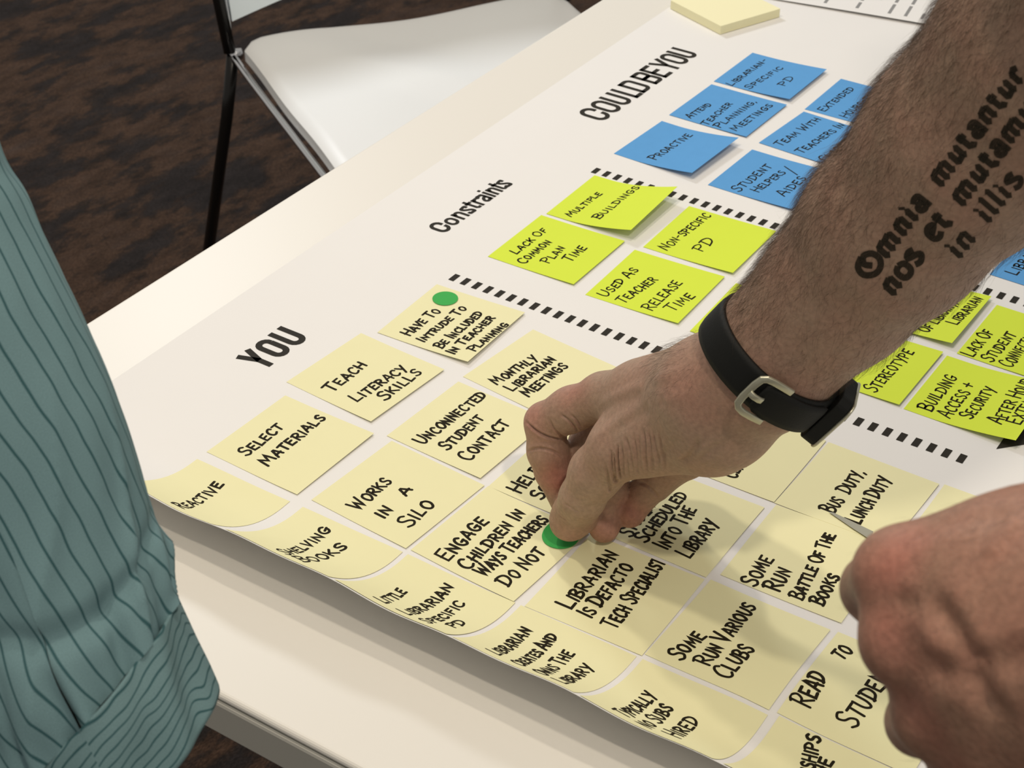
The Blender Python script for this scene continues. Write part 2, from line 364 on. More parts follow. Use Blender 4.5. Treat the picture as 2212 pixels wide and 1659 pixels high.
NOTES=[
('reactive','y',-84.8,86.4,0.0,0,0,[('REACTIVE',-72.5,42.0,-18.9,55.7,7.5)]),
('shelving','y',-84.8,-0.0,0.0,0,0,[('SHELVING',-72.5,-37.9,-16.2,-27.8,7.5),('BOOKS',-71.3,-49.3,-24.2,-46.3,8)]),
('little','y',-84.8,-80.0,0.0,0,0,[('LITTLE',-72.5,-107.8,-39.9,-102.2,7),('LIBRARIAN',-72.5,-123.9,-16.4,-118.9,7.5),('SPECIFIC',-72.5,-138.3,-25.6,-133.2,7),('PD',-59.6,-147.9,-44.7,-146.4,7.5)]),
('creates','y',-84.8,-160.0,0.0,0,0,[('LIBRARIAN',-72.5,-183.9,-24.1,-177.6,7.5),('CREATES AND',-72.5,-198.9,-19.8,-191.7,7),('OWNS THE',-72.5,-213.6,-27.4,-207.2,7.5),('LIBRARY',-72.5,-225.9,-32.8,-222.8,7.5)]),
('typically','y',-84.8,-240.0,0.0,0,0,[('TYPICALLY',-72.5,-263.2,-30.5,-260.9,8),('NO SUBS',-72.5,-276.9,-33.8,-272.4,8),('HIRED',-64.9,-291.1,-34.4,-288.5,9)]),
('relationships','y',-82.0,-321.5,0.0,0,0,[('RELATIONSHIPS',-72.5,-366.6,-6.8,-345.9,8),('WITH THE',-72.5,-365.6,-17.9,-358.0,8)]),
('select','y',0.4,86.5,-0.025,0.6,1.2,[('SELECT',11.5,61.6,48.5,62.0,8.5),('MATERIALS',10.9,43.9,71.0,45.8,8.5)]),
('works','y',-0.3,0.0,-0.066,0.4,0.3,[('WORKS',7.8,-31.1,41.5,-30.5,9),('IN',10.2,-48.2,19.8,-47.9,9),('A',35.0,-46.4,42.4,-45.8,8),('SILO',11.6,-66.7,38.1,-66.2,10)]),
('engage','y',-4.5,-79.0,-0.055,0.4,0.3,[('ENGAGE',-0.3,-103.3,42.9,-102.6,9.5),('CHILDREN IN',0.3,-117.5,61.4,-117.8,8.5),('WAYS TEACHERS',0.7,-129.0,63.9,-132.5,8.5),('DO NOT',0.5,-145.2,37.9,-147.2,9)]),
('defacto','y',-8.2,-162.2,0.02,0.3,0.3,[('LIBRARIAN',4.3,-186.0,60.7,-183.8,9.5),('IS DEFACTO',4.1,-199.6,55.6,-197.3,9),('TECH SPECIALIST',4.1,-215.4,70.0,-210.9,9)]),
('various','y',-4.6,-239.0,-0.012,0.3,0.3,[('SOME',1.7,-258.6,26.7,-260.1,9),('RUN VARIOUS',5.8,-273.6,64.7,-272.5,9),('CLUBS',2.0,-287.2,30.7,-288.2,10)]),
('read','y',-4.5,-319.5,-0.01,0.3,0.3,[('READ',7.7,-333.2,33.3,-330.8,11),('TO',51.0,-332.6,60.9,-334.6,9),('STUDENTS',8.5,-358.3,67.7,-359.6,11),('II',81.2,-329.8,87.0,-330.3,7)]),
('teach','y',89.1,94.0,-0.069,1.2,1.0,[('TEACH',97.2,60.2,135.0,60.1,9),('LITERACY',97.1,39.4,146.4,34.3,8.5),('SKILLS',108.1,24.4,148.0,23.1,9)]),
('unconn','y',78.3,0.9,-0.048,0.8,1.0,[('UNCONNECTED',83.9,-24.5,151.3,-28.3,8.5),('STUDENT',87.3,-41.2,128.9,-41.6,8),('CONTACT',85.6,-59.3,133.1,-58.5,9.5)]),
('help','y',71.5,-83.5,-0.02,0.3,0.3,[('HELPS',76.6,-104.2,109.8,-102.9,9.5),('SCHOOL',78.3,-118.6,121.1,-114.3,8.5)]),
('scheduled','y',71.6,-160.5,0.0,0.3,0.3,[('STUDENTS',77.6,-182.4,121.2,-179.5,8.5),('SCHEDULED',78.2,-192.9,131.6,-191.7,8.5),('INTO THE',79.9,-206.5,122.1,-203.3,9),('LIBRARY',80.8,-220.7,117.4,-221.1,9.5)]),
('battle','y',78.4,-242.5,0.015,0.3,0.3,[('SOME',80.0,-264.1,106.9,-262.9,9),('RUN',84.1,-277.9,103.3,-277.0,9.5),('BATTLE OF THE',84.9,-291.8,145.7,-284.7,7.6),('BOOKS',87.2,-303.6,113.6,-301.8,7.6)]),
('have','y',172.0,79.5,0.033,2.5,1.2,[('HAVE TO',180.9,57.4,219.3,58.1,7.5),('INTRUDE TO',179.6,44.3,232.6,44.2,6.5),('BE INCLUDED',179.6,28.9,233.2,30.4,7),('IN TEACHER',177.6,17.5,232.3,19.7,6.5),('PLANNING',187.9,7.0,229.7,5.9,6.5)]),
('monthly','y',161.1,-1.9,-0.106,0.4,0.3,[('MONTHLY',166.0,-27.0,206.9,-33.6,8),('LIBRARIAN',165.4,-39.9,213.3,-43.9,7.5),('MEETINGS',165.9,-52.8,210.9,-55.0,8)]),
('classes','y',155.7,-163.0,0.0,0.3,0.3,[('CLASSES',163.5,-208.1,198.4,-206.5,9)]),
('busduty','y',155.5,-239.5,-0.02,0.3,0.3,[('BUS',165.4,-274.8,181.0,-274.9,9),('DUTY,',189.1,-274.0,214.9,-274.2,8.5),('LUNCH DUTY',163.9,-292.3,216.6,-291.0,9)]),
('blank','y',156.0,-320.0,0.0,0.3,0.3,[]),
('lack','g',302.4,73.2,0.008,1.2,1.0,[('LACK OF',317.1,56.4,360.9,56.5,6.5),('COMMON',308.5,44.2,347.2,43.8,7),('PLAN',319.1,28.7,345.4,30.7,7),('TIME',329.7,16.4,354.2,16.4,8)]),
('multiple','g',382.6,71.6,0.018,9.0,12.0,[('MULTIPLE',388.9,52.4,434.8,51.3,6),('BUILDINGS',395.4,30.1,456.2,29.0,7)]),
('used','g',297.3,-16.6,0.028,1.5,1.0,[('USED AS',302.8,-31.2,348.9,-32.4,7.5),('TEACHER',302.2,-46.5,344.4,-51.1,8),('RELEASE',304.3,-68.6,350.2,-68.7,9),('TIME',311.4,-82.7,338.3,-85.5,9)]),
('nonsp','g',380.6,-17.8,0.018,2.0,1.0,[('NON-SPECIFIC',385.9,-35.8,452.6,-38.6,8),('PD',398.3,-59.8,419.0,-59.9,11)]),
('hiddengreen','g',296.9,-103.8,0.032,0.8,0.8,[]),
('stereotype','g',295.1,-187.2,-0.01,1.5,1.5,[('LIBRARIAN',300.5,-223.7,393.8,-220.0,9),('STEREOTYPE',298.9,-244.7,359.5,-247.4,9)]),
('oflibrary','g',381.1,-190.1,-0.009,4.0,3.0,[('OF LIBRARY/',386.2,-246.8,436.9,-250.1,8),('LIBRARIAN',406.1,-260.3,450.1,-263.0,8)]),
('lackst','g',376.1,-272.1,-0.014,1.0,1.0,[('LACK OF',377.8,-283.1,415.5,-284.4,8.5),('STUDENT',378.5,-296.4,421.7,-299.0,8.5),('CONNECTION',379.5,-310.1,432.4,-311.8,9)]),
('building','g',293.6,-267.0,-0.006,6.0,6.0,[('BUILDING',300.7,-283.2,347.6,-283.5,9),('ACCESS +',299.7,-297.1,345.7,-297.4,9),('SECURITY',305.3,-309.7,346.3,-311.3,8.5),('AFTER HOURS',307.9,-328.8,372.8,-329.4,9),('EXTENDED',312.0,-339.0,363.7,-339.4,9)]),
('libsp','b',674.0,76.0,-0.011,3.0,3.0,[('LIBRARIAN-',674.4,57.8,741.9,54.9,6.5),('SPECIFIC',676.4,41.1,733.9,35.1,6.5),('PD',697.1,17.0,717.4,15.6,9)]),
('attend','b',590.9,76.3,-0.021,1.0,1.0,[('ATTEND',595.2,57.1,629.1,54.5,6.5),('TEACHER',590.5,38.7,640.8,39.8,6.5),('PLANNING,',592.7,26.9,656.3,23.6,7),('MEETINGS',594.7,12.4,656.9,8.0,7)]),
('proactive','b',501.1,79.5,-0.047,6.0,7.0,[('PROACTIVE',509.3,43.8,566.0,39.2,8)]),
('student','b',496.6,-12.2,-0.023,2.0,2.0,[('STUDENT',499.6,-39.2,554.2,-42.4,8.5),('HELPERS',507.2,-52.4,549.9,-56.7,7.5),('/',552.1,-65.9,558.0,-66.4,17),('AIDES',511.5,-74.0,548.9,-75.7,8.5)]),
('team','b',587.1,-13.1,-0.078,1.0,1.0,[('TEAM WITH',591.0,-32.0,656.5,-38.9,7.5),('TEACHERS IN',588.9,-52.8,657.9,-61.3,7.5),('CLASSROOM',586.7,-75.3,651.3,-81.5,8)]),
('ext','b',668.1,-17.5,-0.006,1.0,1.0,[('EXTENDED',673.3,-34.0,730.6,-37.1,7),('HOURS-TO',672.5,-56.0,727.9,-58.5,7.5)]),
('librblue','b',490.5,-253.5,-0.032,3.0,3.0,[('LIBRARIAN',500.2,-271.0,560.3,-273.1,8.5)]),
]

# ------------------------------------------------------------------ sticky notes
SZ = .0762
INFO = {
 'reactive': ('one word, REACTIVE', 'lying on the curled near edge, furthest left'), }
LABELS = {
 'reactive': 'pale yellow sticky note reading REACTIVE, on the curled edge beside the sleeve',
 'shelving': 'pale yellow sticky note reading SHELVING BOOKS, on the curled poster edge',
 'little': 'pale yellow sticky note reading LITTLE LIBRARIAN SPECIFIC PD, on the curled edge',
 'creates': 'pale yellow sticky note reading LIBRARIAN CREATES AND OWNS THE LIBRARY',
 'typically': 'pale yellow sticky note reading TYPICALLY NO SUBS HIRED, on the curled edge',
 'relationships': 'pale yellow sticky note cut by the bottom of the picture, reading ...NSHIPS',
 'select': 'pale yellow sticky note reading SELECT MATERIALS',
 'works': 'pale yellow sticky note reading WORKS IN A SILO',
 'engage': 'pale yellow sticky note reading ENGAGE CHILDREN IN WAYS TEACHERS DO NOT',
 'defacto': 'pale yellow sticky note reading LIBRARIAN IS DEFACTO TECH SPECIALIST',
 'various': 'pale yellow sticky note reading SOME RUN VARIOUS CLUBS',
 'read': 'pale yellow sticky note reading READ TO STUDENTS, partly under the raised fist',
 'teach': 'pale yellow sticky note reading TEACH LITERACY SKILLS',
 'unconn': 'pale yellow sticky note reading UNCONNECTED STUDENT CONTACT',
 'help': 'pale yellow sticky note reading HELP SCH..., mostly hidden by the pinching hand',
 'scheduled': 'pale yellow sticky note reading STUDENTS SCHEDULED INTO THE LIBRARY',
 'battle': 'pale yellow sticky note reading SOME RUN BATTLE OF THE BOOKS',
 'have': 'pale yellow sticky note reading HAVE TO INTRUDE TO BE INCLUDED, with a green dot',
 'monthly': 'pale yellow sticky note reading MONTHLY LIBRARIAN MEETINGS',
 'classes': 'pale yellow sticky note with only the word CLASSES showing below the wrist',
 'busduty': 'pale yellow sticky note reading BUS DUTY, LUNCH DUTY',
 'blank': 'pale yellow sticky note showing only a blank corner above the raised fist',
 'lack': 'neon yellow-green sticky note reading LACK OF COMMON PLAN TIME',
 'multiple': 'neon yellow-green sticky note reading MULTIPLE BUILDINGS, its lower edge lifted',
 'used': 'neon yellow-green sticky note reading USED AS TEACHER RELEASE TIME',
 'nonsp': 'neon yellow-green sticky note reading NON-SPECIFIC PD',
 'hiddengreen': 'neon yellow-green sticky note with just a corner showing left of the watch strap',
 'stereotype': 'neon yellow-green sticky note reading STEREOTYPE, half under the forearm',
 'oflibrary': 'neon yellow-green sticky note reading OF LIBRARY/ LIBRARIAN, half under the forearm',
 'lackst': 'neon yellow-green sticky note reading LACK OF STUDENT CONNECTION',
 'building': 'neon yellow-green sticky note reading BUILDING ACCESS + SECURITY',
 'libsp': 'blue sticky note reading LIBRARIAN-SPECIFIC PD',
 'attend': 'blue sticky note reading ATTEND TEACHER PLANNING, MEETINGS',
 'proactive': 'blue sticky note reading PROACTIVE, its corner lifting',
 'student': 'blue sticky note reading STUDENT HELPERS/ AIDES',
 'team': 'blue sticky note reading TEAM WITH TEACHERS IN CLASSROOM',
 'ext': 'blue sticky note reading EXTENDED HOURS',
 'librblue': 'blue sticky note at the right edge of the picture, right of the forearm',
}
GR = {'y': 'pale yellow sticky notes on the poster', 'g': 'neon yellow-green sticky notes on the poster', 'b': 'blue sticky notes on the poster'}
MT = {'y': M_yel, 'g': M_grn, 'b': M_blu}
LINE = {'y': .00168, 'g': .00128, 'b': .00120}
for idx, (key, colr, a0, b0, an, lb, lr, lines) in enumerate(NOTES):
    a0 /= 1000; b0 /= 1000; lb /= 1000; lr /= 1000
    ca, sa = math.cos(an), math.sin(an)
    base = .00034 + (idx % 3) * .0001
    def local(x, y):
        """page point -> note coordinates (s along writing, t down), both 0..1"""
        dx, dy = x - a0, y - b0
        return (dx * ca + dy * sa) / SZ, -(-dx * sa + dy * ca) / SZ
    def lift(s, t):
        t = max(0, min(1.05, t)); s = max(0, min(1.05, s)); e = max(0, (t - .22) / .78)
        return (lb * (1 - s) + lr * s) * e ** 1.7
    def nf(u, v, off):
        x = a0 + (u * ca + v * sa) * SZ; y = b0 + (u * sa - v * ca) * SZ
        return surf(x, y, base + lift(u, v) + off)
    v, f = sheet(nf, 14, 14, .0001)
    f = [q[::-1] for q in f]
    nt_ = meshobj('sticky_note', v, f, MT[colr], None, True); tag(nt_, LABELS[key], 'sticky note', GR[colr])
    if lines:
        mb = MB(); r = random.Random(idx * 13 + 5)
        def pl(x, y):
            s, t = local(x, y)
            # keep writing on its own paper
            s_ = min(max(s, .005), .995); t_ = min(max(t, .005), .995)
            x = a0 + (s_ * ca + t_ * sa) * SZ; y = b0 + (s_ * sa - t_ * ca) * SZ
            return surf(x, y, base + lift(s_, t_) + .00022)
        for (tx, x0, y0, x1, y1, hh) in lines:
            letter_line(mb, tx, (x0 / 1000, y0 / 1000), (x1 / 1000, y1 / 1000), hh / 1000, LINE[colr], pl, r)
        mb.build('handwriting', M_marker, nt_, False)

# ------------------------------------------------------------------ print on the poster
def page(x, y): return surf(x, y, .00042)
def arc(cx, cy, rx, ry, a0, a1, n=8):
    return [(cx + rx * math.cos(math.radians(a0 + (a1 - a0) * k / n)), cy + ry * math.sin(math.radians(a0 + (a1 - a0) * k / n))) for k in range(n + 1)]
def gO(w_, h, t): return [arc(w_ / 2, h - w_ / 2, w_ / 2 - t / 2, w_ / 2 - t / 2, 0, 180) + arc(w_ / 2, w_ / 2, w_ / 2 - t / 2, w_ / 2 - t / 2, 180, 360) + [(w_ - t / 2, h - w_ / 2)]]
def gC(w_, h, t): return [[(w_ - t / 2, h - w_ / 2 - h * .10)] + arc(w_ / 2, h - w_ / 2, w_ / 2 - t / 2, w_ / 2 - t / 2, 0, 180) + arc(w_ / 2, w_ / 2, w_ / 2 - t / 2, w_ / 2 - t / 2, 180, 360) + [(w_ - t / 2, w_ / 2 + h * .10)]]
def gU(w_, h, t): return [[(t / 2, h)] + arc(w_ / 2, w_ / 2, w_ / 2 - t / 2, w_ / 2 - t / 2, 180, 360) + [(w_ - t / 2, h)]]
def gY(w_, h, t): return [[(t / 2, h), (w_ / 2, h * .42)], [(w_ - t / 2, h), (w_ / 2, h * .42)], [(w_ / 2, h * .46), (w_ / 2, 0)]]
def gL(w_, h, t): return [[(t / 2, h), (t / 2, 0)], [(0, t * .42), (w_, t * .42)]]
def gE(w_, h, t): return [[(t / 2, h), (t / 2, 0)], [(0, t * .42), (w_, t * .42)], [(0, h - t * .42), (w_, h - t * .42)], [(0, h * .52), (w_ * .9, h * .52)]]
def gD(w_, h, t):
    r = w_ * .42
    return [[(t / 2, h), (t / 2, 0)], [(0, h - t / 2)] + arc(w_ - r, h - r, r - t / 2, r - t / 2, 90, 0, 5) + arc(w_ - r, r, r - t / 2, r - t / 2, 0, -90, 5) + [(0, t / 2)]]
def gB(w_, h, t):
    r = w_ * .36
    return [[(t / 2, h), (t / 2, 0)], [(0, h - t / 2)] + arc(w_ - r, h - r, r - t / 2, r - t / 2, 90, 0, 5) + arc(w_ - r, h * .52 + r - t / 2, r - t / 2, r - t / 2, 0, -90, 5) + [(0, h * .52)],
            [(0, h * .52)] + arc(w_ - r, h * .52 - r + t / 2, r - t / 2, r - t / 2, 90, 0, 5) + arc(w_ - r, r, r - t / 2, r - t / 2, 0, -90, 5) + [(0, t / 2)]]
def gn(w_, h, t): return [[(t / 2, h), (t / 2, 0)], [(t / 2, h * .78)] + arc(w_ / 2 + t * .1, h - w_ / 2, w_ / 2 - t * .6, w_ / 2 - t / 2, 160, 0, 7) + [(w_ - t / 2, 0)]]
def gr(w_, h, t): return [[(t / 2, h), (t / 2, 0)], [(t / 2, h * .7), (w_ * .55, h - t * .5), (w_, h - t * .45)]]
def gi(w_, h, t): return [[(w_ / 2, h), (w_ / 2, 0)], [(w_ / 2, h * 1.36), (w_ / 2, h * 1.16)]]
def gt(w_, h, t): return [[(w_ * .42, h * 1.28), (w_ * .42, t * .9), (w_ * .60, t * .5), (w_, t * .5)], [(0, h - t * .35), (w_, h - t * .35)]]
def gs(w_, h, t): return [catmull([(w_ - t / 2, h * .70), (w_ * .80, h * .90), (w_ / 2, h - t * .42), (w_ * .2, h * .86), (t * .6, h * .70), (w_ * .45, h * .52), (w_ - t * .6, h * .32), (w_ * .8, h * .10), (w_ / 2, t * .42), (w_ * .2, h * .12), (t / 2, h * .30)], 3)]
def ga(w_, h, t): return [catmull([(t / 2, h * .72), (w_ * .22, h * .92), (w_ / 2, h - t * .42), (w_ - t * .7, h * .88), (w_ - t / 2, h * .66)], 3) + [(w_ - t / 2, 0)],
                          catmull([(w_ - t / 2, h * .58), (w_ * .42, h * .50), (t / 2, h * .28), (w_ * .30, t * .42), (w_ * .65, h * .12), (w_ - t / 2, h * .26)], 3)]
def title(name, glyphs, p0, p1, h, tf, xh, label):
    mb = MB(); p0 = np.array(p0); p1 = np.array(p1); d = p1 - p0; Ln = np.hypot(*d); d /= Ln; n = np.array([-d[1], d[0]])
    for g, f0, f1, small in glyphs:
        w_ = (f1 - f0) * Ln; hh = xh if small else h; t = tf * Ln
        for st in g(w_, hh, t):
            ribbon(mb, densify(st, .004) if len(st) < 6 else st, t * (.86 if small else 1), 'flat', lambda s, q: page(*(p0 + d * (s + f0 * Ln) + n * q)))
    o = mb.build(name, M_ink, poster, False); o['label'] = label
title('heading', [(gY, 0, .315, 0), (gO, .345, .645, 0), (gU, .70, 1.0, 0)], (.0912, .1154), (.1406, .1152), .0266, .097, 0, 'bold black heading YOU')
title('heading', [(gC, .0, .098, 0), (gO, .108, .205, 0), (gU, .217, .306, 0), (gL, .331, .398, 0), (gD, .404, .497, 0), (gB, .531, .62, 0), (gE, .63, .71, 0), (gY, .722, .822, 0), (gO, .822, .912, 0), (gU, .918, 1.0, 0)],
      (.5476, .1174), (.7198, .1155), .0284, .0245, 0, 'bold black heading COULD BE YOU')
title('heading', [(gC, 0, .125, 0), (gO, .137, .245, 1), (gn, .262, .362, 1), (gs, .372, .462, 1), (gt, .468, .538, 1), (gr, .545, .615, 1), (ga, .612, .705, 1), (gi, .712, .752, 1), (gn, .762, .855, 1), (gt, .858, .918, 1), (gs, .916, 1.0, 1)],
      (.3126, .1203), (.4098, .1207), .0178, .033, .0130, 'bold black heading Constraints')
for (x, y0, step, n) in ((.2634, .0769, .010155, 40), (.4666, .0763, .01022, 46)):
    mb = MB()
    for k in range(n):
        y = y0 - k * step
        mb.add([page(x - .0048, y - .0023), page(x + .0048, y - .0023), page(x + .0048, y + .0023), page(x - .0048, y + .0023)], [(0, 1, 2, 3)])
    mb.build('dashed_line', M_ink, poster, False)
mb = MB(); mb.add([page(.2855, -.3340), page(.305, -.352), page(.345, -.375), page(.345, -.320), page(.305, -.334)], [(0, 1, 2, 3, 4)])
mb.build('printed_arrow', M_ink, poster, False)

# ------------------------------------------------------------------ green dots
def disc(name, c, r_, off, bend, label):
    vs = [surf(c[0], c[1], off)]; fs = []; n = 40
    for ring in (0.5, 1.0):
        for k in range(n):
            a = 2 * math.pi * k / n; x = c[0] + ring * r_ * math.cos(a); y = c[1] + ring * r_ * math.sin(a)
            vs.append(surf(x, y, off + bend(ring, a)))
    for k in range(n):
        fs.append((0, 1 + k, 1 + (k + 1) % n)); fs.append((1 + k, 1 + n + k, 1 + n + (k + 1) % n, 1 + (k + 1) % n))
    o = meshobj(name, vs, fs, M_dot, None, False); s = o.modifiers.new('thickness', 'SOLIDIFY'); s.thickness = .00012
    return tag(o, label, 'sticker', 'green dot stickers')
disc('dot_sticker', (.2348, .0650), .0094, .0013, lambda r, a: 0, 'green round sticker at the top of the note about teacher planning')
disc('dot_sticker', (.0545, -.1472), .0112, .0016, lambda r, a: .0035 * max(0, r * math.cos(a - .6)) ** 2, 'green round sticker being pressed down under the thumb and fingertip')

# ------------------------------------------------------------------ pad of notes, printed sheet, shade sliver
def pad_fn(u, v, off):
    c = np.array([.7705, .1200]); ux = np.array([math.cos(-.02), math.sin(-.02)]); e1 = np.array([.0, 1.0]); e0 = np.array([1.0, 0.0])
    an = math.radians(22); e1 = np.array([math.sin(an), math.cos(an)]); e0 = np.array([math.cos(an), -math.sin(an)])
    p_ = c + e0 * u * SZ + e1 * v * SZ
    return Vector((p_[0], p_[1], TZ + .0015 + off))
v, f = sheet(pad_fn, 1, 1, .0085)
pad = meshobj('note_pad', v, f, M_pad); bevel(pad, .0004, 2); tag(pad, 'thick pad of blank cream sticky notes lying askew on the poster', 'note pad')
SH0 = np.array([.8700, .158]); shx = np.array([.985, .17]); shy = np.array([.152, -.988])
def sh_fn(u, v, off):
    p_ = SH0 + shx * u * .28 + shy * v * .36
    return Vector((p_[0], p_[1], TZ + .0018 + off + .0022 * math.sin(v * 3.0) * (1 - u)))
v, f = sheet(sh_fn, 10, 12, .00012); f = [q[::-1] for q in f]
sheet_o = meshobj('printed_sheet', v, f, M_paper, None, True); tag(sheet_o, 'white sheet with small grey print lying beyond the poster, behind the forearm', 'paper sheet')
mb = MB(); rr = random.Random(3)
for k in range(16):
    vv = .12 + k * .045
    x = .035
    while x < .8:
        wl = rr.uniform(.05, .14)
        if rr.random() < .85:
            q = [sh_fn(x, vv, .0002), sh_fn(x + wl, vv, .0002), sh_fn(x + wl, vv + .009, .0002), sh_fn(x, vv + .009, .0002)]; mb.add(q, [(0, 3, 2, 1)])
        x += wl + .018
mb.build('small_print', M_greytext, sheet_o, False)
q = [surf(*H(u_, v_, .002)[:2], o_) for u_, v_, o_ in ((1789, 1110, .0016), (1800, 1112, .0016), (1885, 1158, .0024), (1880, 1176, .0022), (1842, 1150, .0018))]  # thin grey mesh standing in for a tapering streak of shade on the note
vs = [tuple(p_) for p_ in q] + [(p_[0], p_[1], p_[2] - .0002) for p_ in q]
sl = meshobj('shade_sliver', vs, [(0, 4, 3, 2, 1), (5, 6, 7, 8, 9)] + [(i, (i + 1) % 5, 5 + (i + 1) % 5, 5 + i) for i in range(5)], M_grey)
tag(sl, 'narrow grey pointed sliver standing in for shade on the bus duty note, ending at the fist', 'painted shade')

# ------------------------------------------------------------------ chair beyond the table
A = H(505, 112, -.29); Bp = H(1212, 2, -.29)
e1 = Vector(Bp - A); e1.z = 0; Wc = e1.length; e1.normalize(); e2 = Vector((e1.y, -e1.x, 0))
if e2.y > 0: e2 = -e2
FL = Vector(H(706, 372, -.29)); A = Vector(A); up = Vector((0, 0, 1)); e2 = (FL - A).normalized()
ch = empty('chair', (A.x, A.y, 0)); tag(ch, 'white leatherette chair with a chrome frame, pushed up beyond the table', 'chair')
DC = .46
def seat_fn(u, v, off):
    # u across the back edge, v towards the front
    sag = -.006 * math.sin(math.pi * u) * math.sin(math.pi * min(v * 1.0, 1)) + .004 * math.sin(u * 9 + v * 5) * math.sin(v * 7 + 1) + .006 * max(0, 1 - abs(u - v * .9 - .05) * 5) * math.sin(math.pi * u)
    rx = .012; d = min(u, 1 - u) * Wc; dv = min(v, 1 - v) * DC
    ed_ = -(max(0, 1 - d / rx) ** 2 + max(0, 1 - dv / rx) ** 2) * .006
    p_ = A + e1 * (.006 + u * (Wc - .012)) + e2 * (.004 + v * DC) + up * (.004 + sag + ed_)
    # round the corners of the pad
    cu = u - .5; cv = v - .5
    s = max(0, abs(cu) - .44) * max(0, abs(cv) - .44) * 60
    p_ -= e1 * math.copysign(s * .05, cu) + e2 * math.copysign(s * .05, cv)
    return p_ + up * (off if off > 0 else 0)
v, f = sheet(seat_fn, 48, 48, .014); f = [q[::-1] for q in f]
meshobj('seat', v, f, M_seat, ch, True)
def back_fn(u, v, off):
    z = .040 + .035 * math.sin(math.pi * min(1, max(0, u))) * (1 - v) + v * .34
    p_ = A + e1 * (.004 + u * (Wc - .008)) + up * z - e2 * (.008 + .022 * math.sin(math.pi * u) + v * .07)
    return p_ - e2 * off
v, f = sheet(back_fn, 30, 14, .006); meshobj('backrest', v, f, M_back, ch, True)
for sgn, O in ((-1, A - e1 * .0015), (1, A + e1 * (Wc + .0015))):
    mb = MB(); mb.tube(catmull([O + up * .42 - e2 * .10, O + up * .2 - e2 * .055, O + up * .05 - e2 * .014, O + up * .0 - e2 * .004, O - up * .006 + e2 * .02, O - up * .009 + e2 * .12, O - up * .009 + e2 * .44], 5), .0048, 14)
    mb.build('frame_rail', M_chrome, ch)
    mb = MB(); mb.tube([O - up * .004, O - up * .10 - e2 * .012 + e1 * sgn * .014, Vector((O.x, O.y, .004)) - e2 * .06 + e1 * sgn * .075], .0085, 14); mb.build('leg', M_dark_metal, ch)
    mb = MB(); mb.tube([O + up * .5 - e2 * .10 + e1 * sgn * .012, O + up * .10 - e2 * .02 + e1 * sgn * .010, O - e1 * 0 + up * 0 + e1 * sgn * .004], .0085, 14); mb.build('back_post', M_dark_metal, ch)
    mb = MB(); mb.tube([O - up * .02 + e2 * .40, Vector((O.x, O.y, .004)) + e2 * .44 + e1 * sgn * .04], .0085, 14); mb.build('leg', M_dark_metal, ch)
    mb = MB(); mb.tube([O - e1 * sgn * .012 - up * .004, O + e1 * sgn * .004 - up * .004], .008, 14); mb.build('joint_bolt', M_chrome, ch)

# ------------------------------------------------------------------ bodies: smooth distance fields turned into one continuous skin
def sdf_prim(P_, a, b, ra, rb, sq=None):
    """round cone from a to b; sq = (direction, factor) flattens it along that direction"""
    if sq is not None:
        n, k = sq; P_ = P_ + (k - 1) * ((P_ - a) @ n)[:, None] * n; b = b + (k - 1) * ((b - a) @ n) * n
    ab = b - a; L2 = ab @ ab + 1e-12
    t = np.clip(((P_ - a) @ ab) / L2, 0, 1)
    return np.linalg.norm(P_ - a - t[:, None] * ab, axis=1) - (ra + (rb - ra) * t)
def field(prims, P_):
    """prims: list of (group blend radius, [prims]); groups are blended in order"""
    D = None
    for (blend, items) in prims:
        for k, it in enumerate(items):
            kk = it[5] if len(it) > 5 else blend
            d = sdf_prim(P_, *it[:5])
            if D is None: D = d
            elif kk <= 0: D = np.minimum(D, d)
            else:
                h = np.clip(.5 + .5 * (d - D) / kk, 0, 1); D = D * h + d * (1 - h) - kk * h * (1 - h)
    return D
